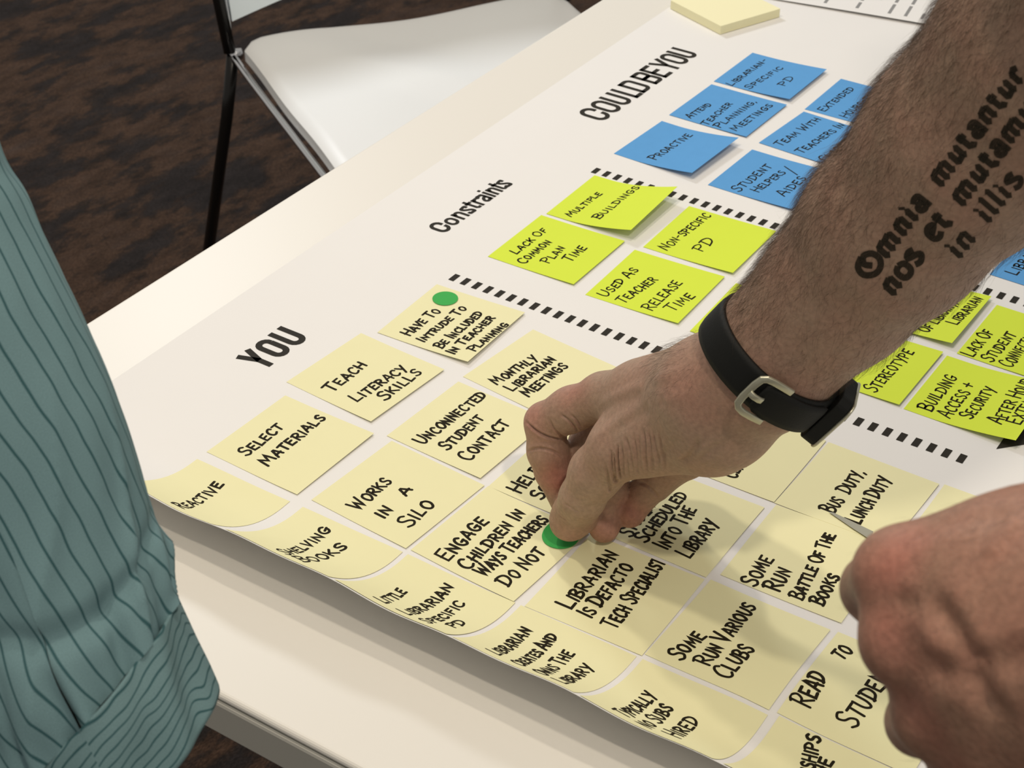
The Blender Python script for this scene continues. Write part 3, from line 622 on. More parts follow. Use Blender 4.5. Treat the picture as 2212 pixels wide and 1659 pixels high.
def skin_surface(prims, vox, clip_lo=None, clip_hi=None):
    pts = np.array([p_ for g in prims for it in g[1] for p_ in (it[0], it[1])]); rr_ = max(max(it[2], it[3]) for g in prims for it in g[1])
    lo = pts.min(0) - rr_ - .01; hi = pts.max(0) + rr_ + .01
    if clip_lo is not None: lo = np.maximum(lo, clip_lo)
    if clip_hi is not None: hi = np.minimum(hi, clip_hi)
    B = 8; nb = np.ceil((hi - lo) / (vox * B)).astype(int)
    dims = nb * B + 1
    g = np.full(dims, 1.0, np.float32)
    cx = [lo[k] + (np.arange(nb[k]) + .5) * vox * B for k in range(3)]
    CXg = np.stack(np.meshgrid(*cx, indexing='ij'), -1).reshape(-1, 3)
    dc = field(prims, CXg).reshape(nb)
    near = np.abs(dc) < vox * B * 1.15 + .004
    sign = np.where(dc < 0, -1.0, 1.0)
    g[:-1, :-1, :-1] = np.repeat(np.repeat(np.repeat(sign, B, 0), B, 1), B, 2)
    ii = np.argwhere(near); off = np.stack(np.meshgrid(*[np.arange(B + 1)] * 3, indexing='ij'), -1).reshape(-1, 3)
    for s in range(0, len(ii), 400):
        idx = (ii[s:s + 400, None, :] * B + off[None]).reshape(-1, 3)
        g[idx[:, 0], idx[:, 1], idx[:, 2]] = field(prims, lo + idx * vox)
    g[0] = g[-1] = 1; g[:, 0] = g[:, -1] = 1; g[:, :, 0] = g[:, :, -1] = 1
    ins = g < 0
    c = [ins[a:dims[0] - 1 + a, b:dims[1] - 1 + b, d:dims[2] - 1 + d] for a in (0, 1) for b in (0, 1) for d in (0, 1)]
    s_ = sum(x.astype(np.int8) for x in c); act = (s_ > 0) & (s_ < 8)
    cells = np.argwhere(act); vid = np.full(act.shape, -1, np.int32); vid[tuple(cells.T)] = np.arange(len(cells))
    acc = np.zeros((len(cells), 3)); cnt = np.zeros(len(cells))
    cor = [(a, b, d) for a in (0, 1) for b in (0, 1) for d in (0, 1)]
    for i in range(8):
        for j in range(i + 1, 8):
            p0, p1 = np.array(cor[i]), np.array(cor[j])
            if np.abs(p0 - p1).sum() != 1: continue
            v0 = g[tuple((cells + p0).T)].astype(float); v1 = g[tuple((cells + p1).T)].astype(float)
            mk = (v0 < 0) != (v1 < 0); t = np.where(mk, v0 / np.where(mk, v0 - v1, 1), 0)
            acc += np.where(mk[:, None], p0 + t[:, None] * (p1 - p0), 0); cnt += mk
    V = lo + (cells + acc / cnt[:, None]) * vox
    F = []
    for ax in range(3):
        sl0 = [slice(1, -1)] * 3; sl0[ax] = slice(0, -1); sl1 = list(sl0); sl1[ax] = slice(1, None)
        a = ins[tuple(sl0)]; b = ins[tuple(sl1)]
        e = np.argwhere(a != b)
        if not len(e): continue
        base = e.copy(); 
        o1 = (ax + 1) % 3; o2 = (ax + 2) % 3
        base[:, o1] += 1; base[:, o2] += 1
        fl_ = a[tuple(e.T)]
        def cell(d1, d2):
            q = base.copy(); q[:, o1] -= d1; q[:, o2] -= d2; return vid[tuple(q.T)]
        quad = np.stack([cell(1, 1), cell(0, 1), cell(0, 0), cell(1, 0)], 1)
        quad[~fl_] = quad[~fl_][:, ::-1]; F.append(quad)
    F = np.concatenate(F)
    F = F[(F >= 0).all(1)]
    return V, F
def refine(name, V, F, smooth_it, level):
    me = bpy.data.meshes.new(name); me.vertices.add(len(V)); me.vertices.foreach_set('co', V.ravel())
    me.loops.add(F.size); me.loops.foreach_set('vertex_index', F.ravel().astype(np.int32))
    me.polygons.add(len(F)); me.polygons.foreach_set('loop_start', np.arange(0, F.size, 4, dtype=np.int32)); me.polygons.foreach_set('loop_total', np.full(len(F), 4, np.int32))
    me.update(calc_edges=True); me.validate()
    o = bpy.data.objects.new(name, me); COL.objects.link(o)
    s = o.modifiers.new('s', 'SMOOTH'); s.iterations = smooth_it; s.factor = .5
    if level: d = o.modifiers.new('d', 'SUBSURF'); d.levels = level; d.render_levels = level
    dg = bpy.context.evaluated_depsgraph_get(); dg.update()
    me2 = bpy.data.meshes.new_from_object(o.evaluated_get(dg)); o.modifiers.clear(); o.data = me2; bpy.data.meshes.remove(me)
    me2.polygons.foreach_set('use_smooth', [True] * len(me2.polygons)); me2.name = name
    return o
def coords(o):
    n = len(o.data.vertices); c = np.empty(n * 3); o.data.vertices.foreach_get('co', c); nn = np.empty(n * 3); o.data.vertices.foreach_get('normal', nn)
    return c.reshape(-1, 3), nn.reshape(-1, 3)
def bvh_of(o):
    c, _ = coords(o); pl = np.empty(len(o.data.polygons) * 4, np.int32); o.data.polygons.foreach_get('vertices', pl)
    return BVHTree.FromPolygons(c.tolist(), pl.reshape(-1, 4).tolist())
def hit(bv, u, v):
    d = ray(u, v); r = bv.ray_cast(Vector(CC), Vector(d / np.linalg.norm(d))); return (np.array(r[0]), np.array(r[1])) if r[0] else None
def creases(o, bv, lines):
    """lines: (points seen from the front, depth m, width m); negative depth raises a ridge"""
    C_, N_ = coords(o); disp = np.zeros(len(C_))
    for (pts, dep, wid) in lines:
        P3 = [hit(bv, *q) for q in catmull(pts, 4)]; P3 = [x[0] for x in P3 if x is not None]
        if len(P3) < 2: continue
        P3 = np.array(P3); lo = P3.min(0) - wid * 4; hi = P3.max(0) + wid * 4
        ix = np.where(((C_ > lo) & (C_ < hi)).all(1))[0]
        if not len(ix): continue
        best = np.full(len(ix), 9.0); bt = np.zeros(len(ix)); n = len(P3) - 1
        for k in range(n):
            a, b = P3[k], P3[k + 1]; ab = b - a; L2 = ab @ ab
            if L2 < 1e-12 or L2 > .01 ** 2: continue
            t = np.clip((C_[ix] - a) @ ab / L2, 0, 1); d = np.linalg.norm(C_[ix] - a - t[:, None] * ab, axis=1)
            mk = d < best; best[mk] = d[mk]; bt[mk] = ((k + t) / n)[mk]
        fade = np.clip(np.minimum(bt, 1 - bt) * 5 + .25, 0, 1)
        disp[ix] -= dep * fade * (np.exp(-(best / wid) ** 2) - .28 * np.exp(-((best - 1.9 * wid) / wid) ** 2))
    C_ = C_ + N_ * disp[:, None]
    o.data.vertices.foreach_set('co', C_.ravel()); o.data.update()
def blush(o, spots):
    C_, _ = coords(o); val = np.zeros(len(C_))
    for (c, r_, s) in spots: val = np.maximum(val, s * np.exp(-(np.linalg.norm(C_ - c, axis=1) / r_) ** 2))
    at = o.data.attributes.new('blush', 'FLOAT', 'POINT'); at.data.foreach_set('value', val.astype(np.float32))

px = lambda r_, d: r_ * d / FPX
def J(u, v, d, r_): return (Q(u, v, d), px(r_, d))
def JH(u, v, h, r_):
    p_ = H(u, v, h); d = float(CR[2] @ (p_ - CC)); return (p_, px(r_, d))
def chain(js, blend=None, sq=None):
    out = []
    for a, b in zip(js, js[1:]): out.append((a[0], b[0], a[1], b[1], sq) + ((blend,) if blend is not None else ()))
    return out
VZ = CR[2] / np.linalg.norm(CR[2])

# -- first person: tattooed forearm and the hand pinching the sticker
FA = [J(1652, 792, .862, 128), J(1704, 732, .848, 140), J(1806, 634, .825, 164), J(1928, 500, .79, 196), J(2098, 318, .745, 232), J(2300, 105, .695, 272), J(2470, -90, .655, 295)]
ax = FA[3][0] - FA[1][0]; ax /= np.linalg.norm(ax)
flat = VZ - (VZ @ ax) * ax; flat /= np.linalg.norm(flat)
arm = chain(FA, .012, (flat, 1.18))
palm = [
    (*[Q(1625, 820, .868), Q(1540, 850, .885)], px(120, .868), px(112, .885), None, .02),
    (*[Q(1540, 845, .89), Q(1400, 850, .945)], px(104, .89), px(66, .945), None, .02),     # dorsum towards the index knuckle
    (*[Q(1540, 850, .90), Q(1305, 856, .968)], px(95, .90), px(47, .968), None, .018),
    (*[Q(1560, 915, .892), Q(1400, 952, .935)], px(100, .892), px(70, .935), None, .016),   # thumb muscle
    (*[Q(1608, 872, .885), Q(1548, 938, .915)], px(80, .885), px(90, .915), None, .012),    # heel of the hand
    (*[Q(1560, 900, .93), Q(1425, 900, .99)], px(90, .93), px(62, .99), None, .012),        # far side of the palm
    (*[Q(1500, 870, .94), Q(1340, 865, 1.0)], px(75, .94), px(48, 1.0), None, .012),
]
index = chain([J(1305, 858, .968, 47), J(1235, 884, .985, 43), J(1178, 912, .998, 44)], .010) + chain([J(1178, 914, .998, 44), J(1183, 975, 1.003, 43), J(1196, 1018, 1.008, 40)], .004) + chain([JH(1196, 1018, .036, 40), JH(1226, 1100, .0150, 30)], .004)
thumb = chain([J(1430, 935, .925, 76), J(1338, 968, .945, 66)], .012) + chain([J(1338, 968, .945, 66), J(1288, 1020, .962, 56), J(1258, 1075, .975, 49)], .006) + chain([J(1258, 1075, .975, 49), JH(1242, 1110, .024, 48), JH(1230, 1126, .0185, 44)], .004)
middle = chain([J(1340, 865, 1.0, 48), J(1284, 962, 1.014, 56)], .006) + chain([J(1284, 962, 1.014, 56), JH(1318, 1052, .032, 40), JH(1306, 1126, .0135, 34), JH(1305, 1140, .0115, 33)], .003)
ring = chain([J(1425, 900, .99, 60), J(1465, 985, .985, 50)], .008) + chain([J(1465, 985, .985, 50), JH(1412, 1044, .036, 42)], .0025) + chain([JH(1405, 1050, .0345, 38), JH(1368, 1090, .021, 37), JH(1360, 1105, .018, 36)], .0008)
little = chain([J(1500, 930, .965, 55), J(1490, 990, .985, 40), JH(1430, 1030, .030, 34), JH(1395, 1066, .020, 30)], .004)
prims = [(.012, arm), (.014, palm), (.005, index), (.006, thumb), (.0025, middle), (.0015, ring), (.002, little)]
V, F = skin_surface(prims, .00125)
person = refine('person', V, F, 3, 1)
person.data.materials.append(M_skin)
tag(person, 'tattooed, hairy forearm and hand with a black watch, fingers pinching a green dot', 'person')
bv = bvh_of(person)
CR_LINES = [
    ([(1137, 912), (1152, 926), (1170, 938), (1192, 946), (1216, 949)], .0016, .0009),
    ([(1141, 975), (1158, 969), (1178, 970), (1198, 976), (1214, 986)], .0011, .0008),
    ([(1186, 905), (1196, 925), (1212, 940), (1224, 948)], .0010, .0010),
    ([(1212, 896), (1226, 906), (1240, 920), (1250, 936)], .0010, .0008),
    ([(1234, 896), (1246, 908), (1256, 924)], .0008, .0008),
    ([(1220, 1088), (1236, 1098), (1252, 1107)], .0004, .0006),
    ([(1207, 1112), (1214, 1118), (1224, 1124)], .0005, .0006),
    ([(1470, 1000), (1484, 990), (1500, 972), (1507, 950)], .0016, .0018),
    ([(1474, 1003), (1520, 985), (1560, 955)], .0008, .0022),
    ([(1395, 1000), (1430, 985), (1470, 950)], .0005, .0020),
    ([(1290, 880), (1330, 855), (1400, 826), (1470, 800)], -.0007, .0030),
    ([(1275, 950), (1330, 915), (1400, 880), (1480, 850)], -.0007, .0035),
    ([(1325, 930), (1380, 895), (1450, 860)], .0007, .0030),
    ([(1380, 1040), (1400, 1050), (1420, 1072)], .0012, .0010),
]
rw = random.Random(5)
for k, xx in enumerate((1314, 1322, 1329, 1337, 1345, 1354, 1363, 1373, 1383, 1394, 1405, 1418, 1432)):
    top_y = (1000, 968, 975, 962, 955, 948, 942, 940, 938, 936, 934, 932, 930)[k] + rw.uniform(-8, 8); lean = rw.uniform(2, 9)
    CR_LINES.append(([(xx - lean, top_y), (xx - 1 + rw.uniform(-2, 2), top_y + 30), (xx + 2 + rw.uniform(-2, 2), top_y + 60), (xx + 5, 1040 - k * 2)], (.0016 if k in (1, 2, 3) else .0009) * rw.uniform(.8, 1.2), .0007 if k < 4 else .0010))
creases(person, bv, CR_LINES)
blush(person, [(Q(1200, 1030, 1.0), .014, .9), (H(1305, 1140, .012), .012, .9), (H(1362, 1106, .02), .012, .9), (Q(1150, 900, .99), .014, .55), (Q(1235, 840, .97), .014, .45), (Q(1530, 810, .85), .03, .3), (Q(1390, 850, .93), .015, .3), (H(1230, 1150, .012), .010, .45), (Q(1560, 980, .9), .018, .35)])
bv = bvh_of(person)

# -- watch
def sect(center, axis, ref, ang):
    """distance from the arm's axis to its skin in the direction ang"""
    side = np.cross(axis, ref); side /= np.linalg.norm(side); rf = np.cross(side, axis)
    d = rf * math.cos(ang) + side * math.sin(ang)
    lo, hi = 0.0, .08
    for _ in range(22):
        m_ = (lo + hi) / 2
        if field(prims, (center + d * m_)[None])[0] < 0: lo = m_
        else: hi = m_
    return lo, d
wc = Q(1652, 772, .858); wax = FA[2][0] - FA[0][0]; wax /= np.linalg.norm(wax)
wax = wax + .14 * VZ + .05 * CR[1]; wax /= np.linalg.norm(wax)
watch = empty('wristwatch', tuple(wc)); tag(watch, 'black rubber wristwatch with a steel pin buckle, worn on the tattooed arm', 'watch')
NW = 72
def band_ring(off, wid_fn, a0, a1, n, th):
    vs = []; fs = []; K = 7
    for i in range(n + 1):
        a = a0 + (a1 - a0) * i / n; wd_ = wid_fn(i / n)
        rads = [sect(wc + wax * wd_ * (j / (K - 1) - .5), wax, -VZ, a)[0] for j in range(K)]
        r_ = max(rads) * .55 + sum(rads) / K * .45
        for layer in (0, 1):
            for j in range(K):
                c = wc + wax * wd_ * (j / (K - 1) - .5); _, d = sect_dir(a)
                edge = abs(j / (K - 1) - .5) * 2
                vs.append(c + d * (r_ + off + (th * (1 - .25 * edge ** 4) if layer else 0)))
    for i in range(n):
        for j in range(K - 1):
            a = i * 2 * K + j; b = a + 2 * K
            fs.append((a, a + 1, b + 1, b)); fs.append((a + K, b + K, b + K + 1, a + K + 1))
        a = i * 2 * K; b = a + 2 * K
        fs.append((a, b, b + K, a + K)); fs.append((a + K - 1, a + 2 * K - 1, b + 2 * K - 1, b + K - 1))
    for i, fl_ in ((0, 0), (n, 1)):
        a = i * 2 * K
        for j in range(K - 1):
            q = (a + j, a + K + j, a + K + j + 1, a + j + 1); fs.append(q if not fl_ else q[::-1])
    return vs, fs
def sect_dir(a):
    side = np.cross(wax, -VZ); side /= np.linalg.norm(side); rf = np.cross(side, wax); return None, rf * math.cos(a) + side * math.sin(a)
# find which turning sense runs to the lower right of the picture
def pj(X):
    Y = CR @ (np.array(X) - CC); return 1106 + FPX * Y[0] / Y[2], 829.5 + FPX * Y[1] / Y[2]
_, dtest = sect_dir(math.pi / 2); SGN = 1 if pj(wc + dtest * .03)[0] > pj(wc)[0] else -1
ANG = lambda deg: SGN * math.radians(deg)
v, f = band_ring(.0006, lambda t: .0225 - .003 * math.sin(t * math.pi), ANG(-150), ANG(100), 60, .0026)
o = meshobj('strap', v, f, M_band, watch, True)
v, f = band_ring(.0036, lambda t: .0190 if t > .06 else .014 + .08 * t, ANG(12), ANG(70), 26, .0022)
o = meshobj('strap_tail', v, f, M_band, watch, True)
def on_band(deg, ax_off, lift_):
    a = ANG(deg); r_, d = sect(wc + wax * ax_off, wax, -VZ, a); rm = max(sect(wc + wax * q, wax, -VZ, a)[0] for q in (-.009, 0, .009)) * .55 + r_ * .45
    return wc + wax * ax_off + d * (rm + lift_)
# steel pin buckle: a rounded frame, a bar and the pin
HW = .0117
loop = [(29, -HW * .80), (27.5, -HW * .5), (27, 0), (27.5, HW * .5), (29, HW * .80), (33, HW), (40, HW * 1.03), (50, HW * 1.0)]
def flatbar(name, path, w_, t_, matl, par, closed=False):
    vs = []; fs = []; n = len(path)
    for i, (dg, x_, l_) in enumerate(path):
        p_ = on_band(dg, x_, l_); nx = path[min(i + 1, n - 1)]; pv = path[max(i - 1, 0)]
        tg = on_band(*nx) - on_band(*pv); tg /= np.linalg.norm(tg); _, d = sect_dir(ANG(dg)); s_ = np.cross(tg, d); s_ /= np.linalg.norm(s_)
        for (a, b) in ((-1, 0), (1, 0), (.75, 1), (-.75, 1)): vs.append(p_ + s_ * w_ * a + d * t_ * b)
    for i in range(n - 1):
        for k in range(4): fs.append((i * 4 + k, i * 4 + (k + 1) % 4, i * 4 + 4 + (k + 1) % 4, i * 4 + 4 + k))
    fs += [(3, 2, 1, 0), tuple((n - 1) * 4 + k for k in range(4))]
    o = meshobj(name, vs, fs, matl, par, True); bevel(o, .0002, 2); return o
pth = [(d_ - 24, w__, l__) for d_, w__, l__ in [(54, -HW, .0040), (44, -HW * 1.03, .0050), (36, -HW * 1.03, .0062), (31, -HW * .97, .0068)] + [(28, -HW * .80, .0070), (27, -HW * .4, .0071), (27, HW * .4, .0071), (28, HW * .80, .0070)] + [(31, HW * .97, .0068), (36, HW * 1.03, .0062), (44, HW * 1.03, .0050), (54, HW, .0040)]]
flatbar('buckle_frame', pth, .0021, .0013, M_buckle, watch)
flatbar('buckle_pin', [(4, 0, .0084), (8, 0, .0088), (13, 0, .0080), (16, 0, .0066)], .0019, .0012, M_buckle, watch)
# the case on the back of the wrist, seen edge-on at the right
_, dcase = sect_dir(ANG(97)); rc_, _ = sect(wc, wax, -VZ, ANG(97))
cc = wc + dcase * (rc_ + .0010); tcase = np.cross(wax, dcase)
def slab(name, hw, hl, z0, z1, matl, rnd=.006):
    ring_ = []
    for (sx, sy) in ((1, 1), (-1, 1), (-1, -1), (1, -1)):
        a0 = {(1, 1): 0, (-1, 1): 90, (-1, -1): 180, (1, -1): 270}[(sx, sy)]
        for k in range(7):
            a = math.radians(a0 + 90 * k / 6); ring_.append((sx * (hw - rnd) + rnd * math.cos(a), sy * (hl - rnd) + rnd * math.sin(a)))
    n = len(ring_); vs = [cc + wax * x_ + tcase * y_ + dcase * z_ for z_ in (z0, z1) for (x_, y_) in ring_]
    fs = [tuple(range(n)), tuple(range(n, 2 * n))[::-1]] + [(i, i + n, (i + 1) % n + n, (i + 1) % n) for i in range(n)]
    o = meshobj(name, vs, fs, matl, watch, False); bevel(o, .0007, 3); return o
slab('case', .0165, .0155, .0005, .0078, M_band); slab('case_rim', .0170, .0160, .0078, .0094, M_buckle); slab('watch_face', .0152, .0142, .0094, .0099, M_band)

# -- tattoo: blackletter lines that follow the skin
def BLK(ch):
    V_ = lambda x: [(x - .05, .92), (x + .03, .80), (x, .2), (x + .10, .02)]
    D_ = {
     'm': (.95, [V_(.1), V_(.42), V_(.74), [(.12, .84), (.42, .96)], [(.44, .84), (.74, .96)]]),
     'n': (.62, [V_(.1), V_(.42), [(.12, .84), (.42, .96)]]),
     'u': (.62, [V_(.1), V_(.42), [(.12, .10), (.42, .2)]]),
     'i': (.30, [V_(.1), [(.05, 1.18), (.13, 1.30)]]),
     't': (.42, [[(.14, 1.25), (.13, .2), (.26, .02), (.36, .12)], [(-.02, .90), (.34, .90)]]),
     'a': (.60, [[(.10, .80), (.28, .96), (.44, .84), (.44, .12), (.56, .04)], [(.42, .52), (.12, .44), (.10, .16), (.26, .02), (.42, .18)]]),
     'r': (.48, [V_(.1), [(.14, .80), (.30, .96), (.44, .82)]]),
     'o': (.58, [[(.28, .98), (.08, .78), (.08, .22), (.28, .02), (.48, .22), (.48, .78), (.28, .98)]]),
     's': (.52, [[(.44, .86), (.24, 1.0), (.08, .78), (.42, .44), (.46, .2), (.26, .0), (.06, .16)]]),
     'e': (.52, [[(.44, .16), (.26, .0), (.08, .2), (.08, .76), (.26, .98), (.44, .78), (.12, .48)]]),
     'l': (.30, [[(.06, 1.55), (.12, 1.4), (.10, .2), (.22, .02)]]),
     'O': (.95, [[(.50, 1.42), (.14, 1.20), (.04, .60), (.30, .06), (.62, .02), (.86, .40), (.84, 1.0), (.58, 1.34), (.36, 1.0), (.50, .5)]]),
    }
    return D_[ch]
def tattoo_line(mb, text, p0, p1, cap, wd):
    items = []; x = 0
    for ch_ in text:
        if ch_ == ' ': x += .55; continue
        w_, st = BLK(ch_); items.append((x, st)); x += w_ + .06
    p0 = np.array(p0, float); p1 = np.array(p1, float); d = p1 - p0; Ln = np.hypot(*d); d /= Ln; n = np.array([d[1], -d[0]]); sx = Ln / x
    upv = n
    def place(s, t):
        q = p0 + d * s + upv * t; h_ = hit(bv, q[0], q[1])
        if h_ is None: return Vector(Q(q[0], q[1], .7))
        return Vector(h_[0] + h_[1] * .00022)
    for x, st in items:
        for pts in st:
            P2 = [((x + a) * sx, b * cap) for a, b in pts]
            if len(P2) > 4: P2 = catmull(P2, 3)
            ribbon(mb, densify(P2, 7), wd, 'flat', place)
mb = MB()
tattoo_line(mb, 'Omnia mutantur', (1880, 607), (2222, 158), 33, 14)
tattoo_line(mb, 'nos et mutamur', (1930, 640), (2268, 205), 33, 14)
tattoo_line(mb, 'in illis', (2073, 560), (2215, 385), 32, 12)
# keep only faces that landed on the arm
vv_ = mb.v; ok = [bv.find_nearest(Vector(p_))[3] < .0012 for p_ in vv_]
mb.f = [q for q in mb.f if all(ok[i] for i in q)]
tt = mb.build('tattoo', M_tattoo, person, False); tt['label'] = 'black blackletter tattoo reading Omnia mutantur nos et mutamur in illis'
s = tt.modifiers.new('w', 'WEIGHTED_NORMAL') if False else None

# -- hair on the forearm, wrist and back of the hand
def hair(o, n, weight, length, name='arm_hair', rad=.00006, par=None, flow=None):
    C_, N_ = coords(o); nf = len(o.data.polygons); pl = np.empty(nf * 4, np.int32); o.data.polygons.foreach_get('vertices', pl); pl = pl.reshape(-1, 4)
    cen = C_[pl].mean(1); nor = N_[pl].mean(1)
    wgt = weight(cen, nor); wgt = np.clip(wgt, 0, None)
    e = rng.choice(nf, n, p=wgt / wgt.sum()); c = cen[e]; nn_ = nor[e] / np.linalg.norm(nor[e], axis=1, keepdims=True)
    fl_ = np.broadcast_to(flow, c.shape); fl_ = fl_ - (fl_ * nn_).sum(1, keepdims=True) * nn_; fl_ /= np.linalg.norm(fl_, axis=1, keepdims=True) + 1e-9
    sd = np.cross(nn_, fl_); th = rng.normal(0, .45, (n, 1)); dr = fl_ * np.cos(th) + sd * np.sin(th)
    L_ = length * rng.uniform(.45, 1.25, (n, 1)); curl = rng.normal(0, .35, (n, 1)); st = rng.uniform(.35, .8, (n, 1))
    V4 = np.empty((n, 5, 3, 3))
    for k in range(5):
        t = k / 4; p_ = c - nn_ * .0003 + dr * L_ * t * (.8 + .2 * t) + nn_ * L_ * st * (t - .65 * t * t) + sd * L_ * curl * t * t
        r_ = rad * (1 - .75 * k / 4); V4[:, k, 0] = p_ + nn_ * r_; V4[:, k, 1] = p_ - nn_ * r_ * .5 + sd * r_ * .87; V4[:, k, 2] = p_ - nn_ * r_ * .5 - sd * r_ * .87
    one = np.array([(k * 3 + q, k * 3 + (q + 1) % 3, k * 3 + 3 + (q + 1) % 3, k * 3 + 3 + q) for k in range(4) for q in range(3)])
    vs = V4.reshape(-1, 3); F_ = (one[None] + (np.arange(n) * 15)[:, None, None]).reshape(-1, 4)
    me = bpy.data.meshes.new(name); me.vertices.add(len(vs)); me.vertices.foreach_set('co', vs.ravel()); me.loops.add(F_.size); me.loops.foreach_set('vertex_index', F_.ravel().astype(np.int32))
    me.polygons.add(len(F_)); me.polygons.foreach_set('loop_start', np.arange(0, F_.size, 4, dtype=np.int32)); me.polygons.foreach_set('loop_total', np.full(len(F_), 4, np.int32)); me.update(calc_edges=True); me.materials.append(M_hair)
    h_ = bpy.data.objects.new(name, me); COL.objects.link(h_); h_.parent = par or o
    h_['kind'] = 'stuff'; return h_
wa = FA[0][0]; fd = -(FA[4][0] - FA[0][0]); fd /= np.linalg.norm(fd)
def wgt(cen, nor):
    t = (cen - wa) @ (-fd)                       # metres up the arm from the wrist
    # thick on the outer (upper) side, thin on the inner side that carries the tattoo
    upimg = -CR[1] * .75 - CR[0] * .65; s_ = nor @ upimg
    w_ = np.clip((t - .004) / .03, 0, 1) * (.22 + np.clip(s_, 0, 1) * 1.5 + .35 * np.clip(-s_ - .75, 0, 1) * 2)
    hand = np.clip(1 - np.abs(t + .035) / .035, 0, 1) * np.clip(s_ - .25, 0, 1) * .55
    band = np.exp(-(((cen - wc) @ wax) / .012) ** 4)
    return (w_ + hand) * (1 - band)
hair(person, 24000, wgt, .0105, rad=.00005, flow=fd + CR[1] * .25)

# -- second person: the raised fist at the lower right, close to the camera
def knuckle(u, v, d, r_, pip, tip):
    return chain([J(2210 + (u - 1900) * .55, (v - 1230) * .62 + 1255, .475, 92), J(u, v, d, r_)], .010) + chain([J(u, v, d, r_), J(*pip)], .006) + chain([J(*pip), J(*tip)], .006)
fist = [
    (.02, [(Q(2010, 1232, .492), Q(2250, 1190, .475), px(100, .492), px(125, .475), None, .02), (Q(2240, 1300, .475), Q(2520, 1330, .45), px(205, .475), px(250, .45), None, .02), (Q(2200, 1440, .48), Q(2480, 1480, .46), px(190, .48), px(230, .46), None, .03), (Q(2230, 1600, .49), Q(2500, 1560, .47), px(170, .49), px(200, .47), None, .03),
            (Q(2520, 1400, .45), Q(3000, 1450, .42), px(250, .45), px(300, .42), None, .03)]),
    (.012, knuckle(1938, 1240, .496, 88, (1893, 1272, .530, 70), (2010, 1300, .555, 62))),
    (.010, knuckle(1952, 1388, .492, 86, (1950, 1400, .528, 74), (2060, 1440, .552, 64))),
    (.010, knuckle(2022, 1545, .495, 84, (1988, 1560, .530, 68), (2110, 1600, .552, 62))),
    (.010, knuckle(2105, 1690, .50, 80, (2090, 1712, .530, 66), (2180, 1730, .552, 58))),
    (.012, chain([J(2400, 1250, .50, 130), J(2260, 1270, .535, 95), J(2160, 1330, .565, 78), J(2080, 1400, .58, 66)], .01)),
]
V, F = skin_surface(fist, .0016)
person2 = refine('person', V, F, 3, 1); person2.data.materials.append(M_skin2)
tag(person2, 'raised fist seen from the back of the hand, knuckles pointing left, at the lower right', 'person')
bv2 = bvh_of(person2)
creases(person2, bv2, [([(2010, 1290), (2050, 1350), (2085, 1400), (2110, 1440)], .0022, .0040), ([(2110, 1440), (2170, 1425), (2240, 1420)], .0014, .0040),
                       ([(2000, 1455), (2060, 1450), (2120, 1490), (2160, 1560)], .0020, .0045), ([(2140, 1370), (2210, 1350)], -.0008, .004),
                       ([(1960, 1170), (2050, 1130), (2200, 1110)], .0006, .004), ([(2130, 1210), (2170, 1150), (2200, 1120)], -.0010, .003),
                       ([(1935, 1300), (1960, 1305), (1985, 1300)], .0008, .003)])
blush(person2, [(Q(1925, 1215, .48), .013, .65), (Q(1925, 1370, .48), .012, .65), (Q(2010, 1540, .48), .012, .55), (Q(2110, 1690, .48), .012, .7), (Q(2200, 1300, .45), .04, .25)])
fd2 = -CR[0]
hair(person2, 1500, lambda cen, nor: np.clip(-(nor @ VZ) + .3, 0, 1), .006, 'hand_hair', .00004, None, fd2)

# both arms run on into their owners' sleeves outside the frame
def shirt_sleeve(par, pts, rad):
    mb = MB(); q = catmull([(*p_, r_) for p_, r_ in zip(pts, rad)], 6); mb.tube([p_[:3] for p_ in q], [p_[3] for p_ in q], 40, True)
    mb.build('sleeve', M_shirt, par)
fa_end = FA[-1][0]; fdir = FA[-1][0] - FA[-2][0]; fdir /= np.linalg.norm(fdir)
shirt_sleeve(person, [fa_end - fdir * .006, fa_end + fdir * .10, fa_end + fdir * .18 + np.array([.06, -.03, .08]), fa_end + fdir * .20 + np.array([.14, -.05, .25])], [.060, .066, .072, .085])
f_end = Q(2960, 1445, .42); gdir = Q(3000, 1450, .42) - Q(2520, 1400, .45); gdir /= np.linalg.norm(gdir)
shirt_sleeve(person2, [f_end, f_end + gdir * .12, f_end + gdir * .25 + np.array([0, 0, .03]), f_end + gdir * .34 + np.array([0, 0, .16])], [.040, .050, .060, .075])

# ------------------------------------------------------------------ third person: striped sleeve at the left
SD = .66
